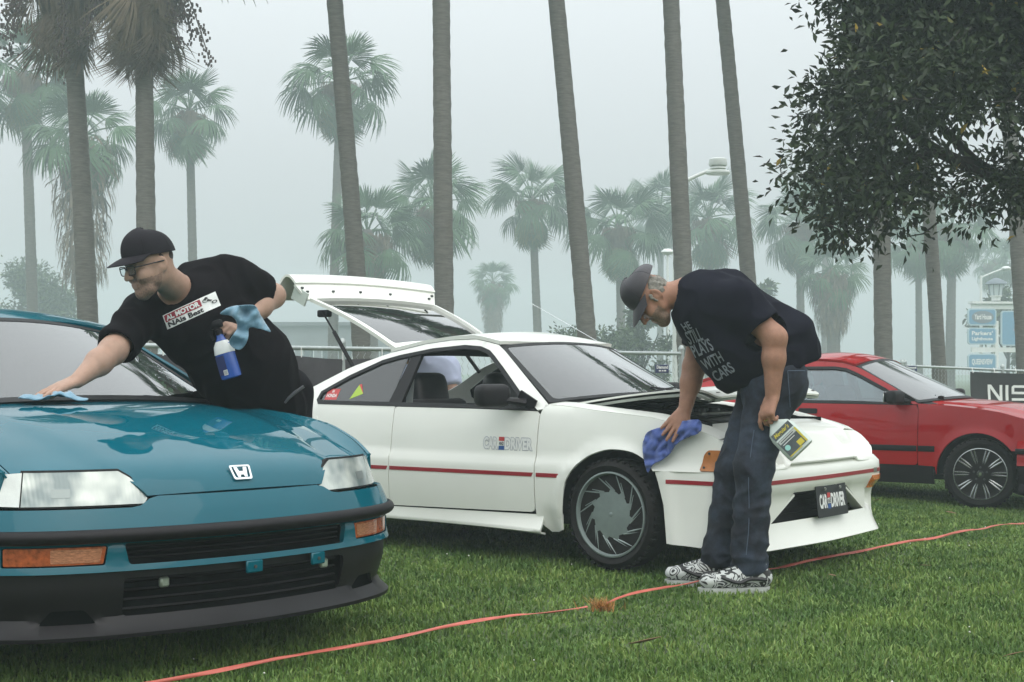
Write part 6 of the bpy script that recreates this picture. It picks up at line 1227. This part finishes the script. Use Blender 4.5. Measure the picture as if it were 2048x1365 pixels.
# ------------------------------------------------------------------ marking tape on the lawn
TAPE = mat('orange marking tape', (.55, .13, .095), .5, vary=.12, vscale=6)
def tape(label, pts, seed):
    P = []
    for u, v in pts:
        Y = F * HC / (v - YH)
        for _ in range(3): X = (u - 1024) / F * Y; Y = F * (HC - float(gz(X, Y))) / (v - YH)
        P.append((X, Y))
    P = smooth_line(P, 30); g = np.random.default_rng(seed); n = len(P); s = np.concatenate([[0], np.cumsum(np.linalg.norm(np.diff(P, axis=0), axis=1))])
    tilt = .55 + .45 * np.sin(s * 1.3 + seed) + .3 * np.sin(s * 4.1) + .25 * np.sin(s * 9.7 + seed); hz = .010 + .006 * np.sin(s * 2.1) + .004 * np.sin(s * 7.3); d = np.gradient(P, axis=0); d /= np.linalg.norm(d, axis=1)[:, None]; nn = np.stack([-d[:, 1], d[:, 0]], 1)
    w = .0088; z = gz(P[:, 0], P[:, 1]) + hz; P = P + nn * (.008 * np.sin(s * 3.3) + .004 * np.sin(s * 8.8))[:, None]; A = np.c_[P - nn * (w * np.cos(tilt))[:, None], z - w * np.sin(tilt) * .6]; B = np.c_[P + nn * (w * np.cos(tilt))[:, None], z + w * np.sin(tilt) * .9]; M = (A + B) / 2 + np.c_[0 * s, 0 * s, .006 * np.sin(s * 15)]
    V = np.concatenate([A, M, B]); f = [(i, i + 1, n + i + 1, n + i) for i in range(n - 1)] + [(n + i, n + i + 1, 2 * n + i + 1, 2 * n + i) for i in range(n - 1)]; o = V.mean(0); o[2] = 0
    ob = add('marking_tape', (V - o, f), TAPE, sharp=0); ob.location = o; m = ob.modifiers.new('thick', 'SOLIDIFY'); m.thickness = .001; return tag(ob, label, 'tape')
tape('orange tape lying on the grass in front of the teal car', [(40, 1428), (200, 1398), (360, 1365), (600, 1320), (840, 1268), (1000, 1238), (1100, 1225), (1175, 1217)], 1)
tape('orange tape lying on the grass past the shoes of the bent man', [(1212, 1212), (1290, 1190), (1400, 1168), (1545, 1140), (1700, 1108), (1800, 1090), (1920, 1070), (2060, 1046), (2300, 1008)], 4)
def tuft():
    g = np.random.default_rng(9); p = at(1200, 1213, F / (1213 - YH)); V, f = [], []
    for i in range(130):
        r = abs(g.normal()) * .035; a = g.random() * 6.283; x, y = r * math.cos(a) * 1.2, r * math.sin(a) * .6; h = .022 + .024 * g.random(); l = g.normal(size=2) * .03; w = .0035; q = g.random() * 3.14; dx, dy = w * math.cos(q), w * math.sin(q); k = len(V); V += [(x - dx, y - dy, -.02), (x + dx, y + dy, -.02), (x + l[0], y + l[1], h)]; f.append((k, k + 1, k + 2))
    o = add('painted_grass_tuft', (np.array(V), f), mat('orange sprayed grass', (.42, .20, .06), .7, vary=.5, vscale=40), smooth=False); o.location = (p[0], p[1], 0); tag(o, 'orange sprayed tuft of grass where the two tapes meet', 'grass tuft')
tuft()
def leaf_litter():
    m = mat('dry leaf', (.20, .12, .065), .8, vary=.3, vscale=30); R = random.Random(4)
    spots = ((1290, 1296, 1.6, 'long dry leaf on the grass in front of the tape'), (2028, 1322, 1.0, 'dark curled dry leaf on the lawn at the far end from the teal car'), (1905, 1032, 1.2, 'brown dry leaf on the grass below the red car wheel'), (1850, 1140, .7, 'tiny dry leaf beyond the tape near the white car nose'), (1755, 1006, .8, 'pale dry leaf beside the white car front corner'), (1665, 1160, .6, 'small brown leaf between the tape and the white bumper'))
    for u, v, s, lb in spots:
        Y = F * HC / (v - YH)
        for _ in range(3): X = (u - 1024) / F * Y; Y = F * (HC - float(gz(X, Y))) / (v - YH)
        pts = rounded([(-.05, 0), (0, -.016), (.05, 0), (0, .016)], .03); o = add('fallen_leaf', panel(pts * s, lambda a, b: (a, b, .07 * a * a / .05 + .4 * np.abs(b)), step=.012, thick=.0015), m); o.location = (X, Y, float(gz(X, Y)) + .022); o.rotation_euler = (R.uniform(-.3, .3), R.uniform(-.3, .3), R.uniform(-.6, .6)); tag(o, lb, 'leaf')
leaf_litter()
def clover():
    g = np.random.default_rng(12); V, f = [], []
    for i in range(28):
        Y = 4.0 + 6 * g.random(); X = (g.random() * 2 - 1) * Y * .36; z = float(gz(X, Y)) + .012 + .015 * g.random(); r = .003 + .002 * g.random(); b = lathe([(0, -r), (r * .8, -r * .5), (r, 0), (r * .7, r * .6), (0, r)], 6, 'z'); k = len(V); V += (b[0] + np.array([X, Y, z])).tolist(); f += [tuple(q + k for q in w) for w in b[1]]
    o = add('clover_flowers', (np.array(V), f), mat('clover white', (.55, .56, .48), .8)); kind(o, 'stuff'); o['label'] = 'scattered tiny white clover flowers in the lawn'
clover()
# ------------------------------------------------------------------ cloths and bottles
def cloth(name, label, pts, base, amp, m, scale=9.0, seed=0.0, step=.010, th=.003):
    """pts: outline in photo pixels; base(u,v)->distance"""
    def fn(u, v):
        Y = np.array([base(a, b) for a, b in zip(u, v)]); P = np.stack([(u - 1024) / F * Y, Y, HC - (v - YH) / F * Y], 1)
        d = np.array([(1 - 2.6 * abs(noise.noise(Vector(p * scale) + Vector((seed, 0, 0))))) + .5 * noise.noise(Vector(p * scale * 2.6) + Vector((0, seed, 0))) for p in P]); Y2 = Y - amp * (.4 + d); k = Y2 / Y
        return (u - 1024) / F * Y2, Y2, HC - (v - YH) / F * Y2
    vf = panel(np.array(pts, float), fn, step=step * 430, edge=step * 300, thick=th, flip=False); o = vf[0].mean(0); ob = add(name, (vf[0] - o, vf[1]), m, sharp=0); ob.location = o; return tag(ob, label, 'cloth')
LB = mat('light blue microfibre', (.17, .31, .41), .95, sheen=.4, vary=.12, vscale=12, bump=.3, bscale=250); RB = mat('royal blue microfibre', (.075, .12, .36), .95, sheen=.4, vary=.15, vscale=12, bump=.3, bscale=250)
ch_, sh_ = math.cos(WH), math.sin(WH)
def fender_Y(u, v):   # distance of the white car's side under a photo pixel
    k = (u - 1024) / F; lo = 6.3; hi = 8.4
    for _ in range(30):
        Y = (lo + hi) / 2; dx, dy = k * Y - WPX, Y - WPY; yy = -sh_ * dx + ch_ * dy; z = HC - (v - YH) / F * Y
        w = .80 - .02 * max(0, z - .55) - .5 * max(0, z - .735)
        if yy < -w: lo = Y
        else: hi = Y
    return (lo + hi) / 2 - .014
cloth('microfibre_cloth', 'royal blue cloth under the bent man hand on the white fender', smooth_line([(1287, 882), (1296, 864), (1318, 856), (1345, 846), (1372, 842), (1398, 840), (1404, 854), (1396, 868), (1374, 876), (1352, 890), (1340, 908), (1322, 922), (1306, 930), (1296, 946), (1290, 930), (1286, 905)], 3, True), fender_Y, .020, RB, 20, 2.0, .009)
cloth('microfibre_cloth', 'light blue cloth draped over the bottle hand of the man in black', smooth_line([(440, 628), (452, 618), (474, 612), (494, 610), (511, 612), (519, 628), (530, 647), (541, 664), (526, 660), (508, 655), (498, 656), (497, 672), (492, 688), (480, 700), (466, 696), (458, 684), (466, 670), (474, 658), (474, 644), (466, 634), (454, 630)], 3, True), lambda u, v: 5.93 + .0008 * (u - 470), .042, LB, 13, 5.0, .010)
def wiping_cloth():
    c = at(108, 796, 5.44); g = np.random.default_rng(2)
    def fn(x, y):
        P = np.stack([x, y, 0 * x], 1); d = np.array([.5 * (1 - 2.4 * abs(noise.noise(Vector(p) * 16))) + .4 * noise.noise(Vector(p) * 36) for p in P]); e = np.clip(1 - (x / .13) ** 2 - (y / .06) ** 2, 0, 1); return x, y, .004 + .016 * e ** .6 + .030 * d * (.35 + .65 * e) + .006 * np.sin(x * 40)
    vf = panel(smooth_line([(-.125, -.03), (-.06, -.055), (0, -.045), (.07, -.055), (.125, -.02), (.11, .03), (.03, .055), (-.05, .045), (-.115, .035)], 4, True), fn, step=.011, edge=.012, thick=.004); o = add('microfibre_cloth', vf, LB, sharp=0); o.location = (c[0], c[1], .893); o.rotation_euler = (0, rad(-1), rad(10)); tag(o, 'crumpled light blue cloth under the hand on the teal windscreen base', 'cloth')
wiping_cloth()
def axes_obj(name, label, cat, p, zdir, ydir):
    z = Vector(zdir).normalized(); y = Vector(ydir); y = (y - z * y.dot(z)).normalized(); x = y.cross(z); t = thing(name, label, cat); t.matrix_world = Matrix.Translation(Vector(p)) @ Matrix((x, y, z)).transposed().to_4x4(); return t
def loft(secs, n=20, pw=3.0):
    """secs: (z, half x, half y) superellipse sections"""
    V = []; a = np.arange(n) * 2 * math.pi / n
    for z, rx, ry in secs: V.append(np.c_[rx * np.sign(np.cos(a)) * np.abs(np.cos(a)) ** (2 / pw), ry * np.sign(np.sin(a)) * np.abs(np.sin(a)) ** (2 / pw), np.full(n, z)])
    f = [(i * n + j, i * n + (j + 1) % n, (i + 1) * n + (j + 1) % n, (i + 1) * n + j) for i in range(len(secs) - 1) for j in range(n)] + [tuple(range(n - 1, -1, -1)), tuple((len(secs) - 1) * n + j for j in range(n))]; return np.concatenate(V), f
def spray_bottle():
    top, bot = at(431, 640, 5.955), at(464, 757, 5.955); t = axes_obj('spray_bottle', 'spray bottle of blue cleaner held by the man in the black cap', 'spray bottle', bot, top - bot, (0.25, 1, 0)); L = np.linalg.norm(top - bot)
    b = add('bottle_body', loft([(0, .036, .024), (.004, .042, .029), (.02, .043, .030), (.115, .041, .029), (.145, .036, .026), (.165, .022, .019), (.178, .015, .015), (.19, .014, .014)], 24, 3.2), mat('blue liquid bottle', (.02, .075, .33), .15, coat=.6, vary=.12, vscale=12), t)
    add('label', loft([(.108, .0422, .0303), (.112, .0426, .0307), (.142, .0378, .0275), (.162, .0245, .021)], 24, 3.2), PRW, b); add('label', loft([(.018, .0437, .0307), (.022, .044, .031), (.100, .0425, .030), (.104, .042, .0297)], 24, 3.2) if False else panel([(-.034, .02), (.004, .02), (.004, .10), (-.034, .10)], lambda x, z: (x, -.0315 + 0 * x, z), step=.03, thick=.001), mat('dark blue label', (.012, .02, .09), .4), b)
    add('barcode', boxm((-.004, -.0335, .028), (.018, .001, .022)), PRW, b); 
    for k in range(5): add('barcode_line', boxm((-.010 + k * .003, -.0342, .028), (.0012, .0006, .018)), PRK, b)
    hd = add('trigger_head', merge(mv(lathe([(.0, 0), (.016, 0), (.016, .022), (.011, .026), (0, .026)], 16, 'z'), (0, 0, .188)), rbox((-.012, 0, .235), (.075, .024, .034), .008), rbox((-.004, 0, .214), (.026, .02, .02), .005), tube([(-.030, 0, .222), (-.040, 0, .200), (-.034, 0, .176)], [.006, .006, .004], 6, flat=1.6), rbox((-.052, 0, .24), (.012, .014, .014), .003)), BLACKP, t)
spray_bottle()
def wax_bottle():
    top, bot = at(1541, 840, 6.545), at(1604, 903, 6.49); t = axes_obj('wax_bottle', 'white bottle of car polish held by the bent man', 'bottle', bot, top - bot, (0.15, 1, 0)); W = mat('white bottle plastic', (.55, .62, .58), .35, vary=.05)
    b = add('bottle_body', loft([(0, .062, .026), (.004, .068, .031), (.02, .070, .032), (.12, .068, .032), (.150, .058, .030), (.175, .030, .022), (.19, .018, .018), (.205, .016, .016)], 24, 4.0), W, t); add('bottle_cap', mv(lathe([(0, 0), (.019, 0), (.019, .03), (.015, .036), (0, .036)], 18, 'z'), (0, 0, .203)), PRK, t)
    y = -.0335; q = lambda x0, z0, x1, z1, m, l=0: add('label', boxm(((x0 + x1) / 2, y - l, (z0 + z1) / 2), (x1 - x0, .0012, z1 - z0)), m, b, smooth=False)
    dk = mat('charcoal label', (.07, .085, .09), .4, vary=.35, vscale=22); ye = mat('yellow label', (.60, .50, .05), .45); q(-.054, .016, .054, .142, dk); q(-.054, .100, .054, .108, W, .0008); q(-.054, .016, -.049, .142, ye, .0008) if False else None; q(-.054, .012, .02, .017, ye, .0008); q(.047, .016, .056, .10, ye, .001); q(.012, .020, .042, .046, ye, .001); q(-.05, .082, .054, .098, mat('pale label band', (.45, .48, .46), .4), .0006)
    add('label', mv(lathe([(0, -.0008), (.013, -.0008), (.013, .0008), (0, .0008)], 20, 'y'), (-.034, y - .001, .052)), mat('mint seal', (.30, .60, .55), .4), b)
    R = lambda vf, z0, m, l: add('lettering', lay(vf, (0, y - .0012 - l, z0), (1, 0, 0), (0, 0, 1)), m, b, smooth=False)
    R(fit2(text_mesh("Meguiar's", 1, .02, shear=.3), -.045, .0, .040, .026), .111, ye, .001); R(rect2(-.04, 0, .034, .0035), .088, PRK, .001); R(rect2(-.042, 0, .028, .003), .071, PRW, .001)
wax_bottle()
# ------------------------------------------------------------------ signboard, lamps and building in the fog
FW = mat('white frame paint', (.72, .74, .72), .5, vary=.06); SB = mat('blue sign face', (.10, .27, .42), .5, vary=.08); SB2 = mat('pale sign edge', (.40, .52, .58), .5)
def signboard():
    Y = 78; p = at(1992, 745, Y); k = Y / F; t = thing('signboard', 'tall white framed signboard with blue restaurant panels and a lantern on top', 'sign', (p[0], Y, -.2), rad(8)); z = lambda v: HC + (YH - v) * k + .2; x = lambda u: (u - 1992) * k
    for u in (1992, 2120): add('post', boxm((x(u), 0, z(760) / 2 + 1.2), (.2, .2, z(612) - .0)), FW, t)
    for v in (614, 700): add('beam', boxm((x(2035), .02, z(v)), (x(2130) - x(1940), .18, .26)), FW, t)
    add('beam', boxm((x(2035), .0, z(606)), (x(2130) - x(1935), .5, .12)), FW, t)
    def board(u0, v0, u1, v1, txt, size=1):
        c = rounded([(x(u0), z(v1)), (x(u1), z(v1)), (x(u1), z(v0)), (x(u0), z(v0))], .12, 1); b = add('sign_panel', panel(c, lambda a, q: (a, a * 0 - .16, q), step=.6, thick=.12), SB2, t, smooth=False); c2 = offset_poly(c, .07); add('panel_face', panel(c2, lambda a, q: (a, a * 0 - .165, q), step=.6, thick=.01), SB, b, smooth=False)
        for i, w in enumerate(txt):
            h = (v1 - v0) / (len(txt) + .8); add('lettering', lay(fit2(text_mesh(w, 1, .03), x(u0 + 8), z(v0 + h * (i + 1.25)), x(u1 - 8), z(v0 + h * (i + .55))), (0, -.172, 0), (1, 0, 0), (0, 0, 1)), PRW, b, smooth=False)
        return b
    b = board(1930, 618, 1990, 652, []); ov = np.array([(x(1961) + .64 * math.cos(a), z(635) + .34 * math.sin(a)) for a in np.arange(0, 6.28, .35)]); add('oval', panel(ov, lambda a, q: (a, a * 0 - .18, q), step=.5, thick=.01), mat('grey oval', (.16, .19, .22), .5), b); add('lettering', lay(fit2(text_mesh('Yard House', 1, .03), x(1943), z(640), x(1979), z(629)), (0, -.19, 0), (1, 0, 0), (0, 0, 1)), PRW, b, smooth=False)
    board(1930, 656, 1990, 690, ["Parkers'", 'Lighthouse']); board(1930, 708, 1990, 742, ['QUEENSVIEW']); b = board(2000, 622, 2075, 692, [])
    add('rosette', panel(np.array([(x(2040) + .32 * math.cos(a) * (1 + .25 * math.cos(6 * a)), z(660) + .32 * math.sin(a) * (1 + .25 * math.cos(6 * a))) for a in np.arange(0, 6.28, .2)]), lambda a, q: (a, a * 0 - .18, q), step=.5, thick=.01), mat('mauve rosette', (.40, .36, .50), .5), b)
    la = bpy.data.objects.new('lantern', None); COL.objects.link(la); la.parent = t; la.location = (x(1992), 0, z(600))
    add('lantern_base', mv(lathe([(.25, 0), (.25, .18), (.34, .22), (.34, .28)], 8, 'z'), (0, 0, -.05)), FW, la); add('lantern_roof', mv(lathe([(.62, 0), (.55, .12), (.12, .34), (0, .36)], 8, 'z'), (0, 0, .85)), mat('lantern grey', (.12, .15, .18), .5), la); add('lantern_glass', mv(lathe([(.32, 0), (.40, .58)], 8, 'z'), (0, 0, .24)), mat('frosted pane', (.55, .62, .64), .3), la)
    for k_ in range(8):
        a = k_ * math.pi / 4; add('lantern_bar', tube([(.33 * math.cos(a), .33 * math.sin(a), .23), (.42 * math.cos(a), .42 * math.sin(a), .85)], .025, 5), mat('lantern grey', (.12, .15, .18), .5), la)
signboard()
def lamp(label, ub, Y, vtop, arm, head_uv, r=.09, group=None, big=1.0):
    p = at(ub, 745, Y); t = thing('lamp_post', label, 'lamp post', (p[0], Y, float(gz(p[0], Y)) - .05)); o = np.array(t.location); zt = at(ub, vtop, Y)[2] - o[2]
    add('pole', tube([(0, 0, 0), (0, 0, zt * .5), (0, 0, zt)], [r * 1.2, r, r * .8], 12), FW, t); hp = at(*head_uv, Y) - o
    if arm: add('arm', tube(smooth_line([(0, 0, zt - .1), (hp[0] * .5, 0, (zt + hp[2]) / 2), (hp[0] * .9, 0, hp[2])], 5), r * .55, 8), FW, t)
    add('lamp_head', mv(lathe([(0, .18 * big), (.16 * big, .16 * big), (.30 * big, .06 * big), (.32 * big, 0), (0, 0)], 16, 'z'), hp), FW, t); add('lamp_lens', mv(lathe([(.30 * big, 0), (.22 * big, -.10 * big), (0, -.14 * big)], 16, 'z'), hp), mat('lamp diffuser', (.62, .64, .62), .4), t); return t, hp
t_, hp_ = lamp('tall white lamp post with an arm rising beside the bent man cap', 1352, 42, 365, True, (1436, 338), .10, None, .75)
add('lamp_gallery', mv(lathe([(.34, 0), (.36, .02), (.36, .07), (.34, .09)], 20, 'z', closed=True), hp_ + np.array([0, 0, -.16])), FW, t_); add('lamp_crown', mv(lathe([(.26, .0), (.28, .04), (.26, .2), (.2, .23), (0, .23)], 16, 'z'), hp_ + np.array([0, 0, .08])), mat('lamp diffuser', (.62, .64, .62), .4), t_)
lamp('short pale lamp post with a dome head left of the tall white one', 1335, 62, 508, False, (1335, 505), .06, None, .9)
lamp('white street lamp bent over the signboard lantern', 1962, 84, 552, True, (2012, 538), .09, None, .9)
def building(u0, u1, vt, Y, label, wins):
    a, b = at(u0, 745, Y), at(u1, 745, Y); h = at(0, vt, Y)[2] + .3; t = thing('building', label, 'building', ((a[0] + b[0]) / 2, Y + 3, -.3)); w = b[0] - a[0]; add('wall', boxm((0, 0, h / 2), (w, 6, h)), mat('far wall', (.20, .22, .23), .8, vary=.1, vscale=1), t, smooth=False); add('roof', merge(boxm((0, 0, h + .15), (w + .8, 6.8, .3))), mat('far roof', (.12, .13, .14), .8), t, smooth=False)
    for i in range(wins):
        x = -w / 2 + (i + .5) * w / wins; f = add('window', boxm((x, -3.02, h * .45), (w / wins * .6, .06, h * .4)), FW, t, smooth=False); add('pane', boxm((x, -3.06, h * .45), (w / wins * .52, .03, h * .34)), mat('far pane', (.05, .07, .08), .15), f, smooth=False)
building(520, 790, 652, 118, 'low grey building far behind the raised tailgate', 7)
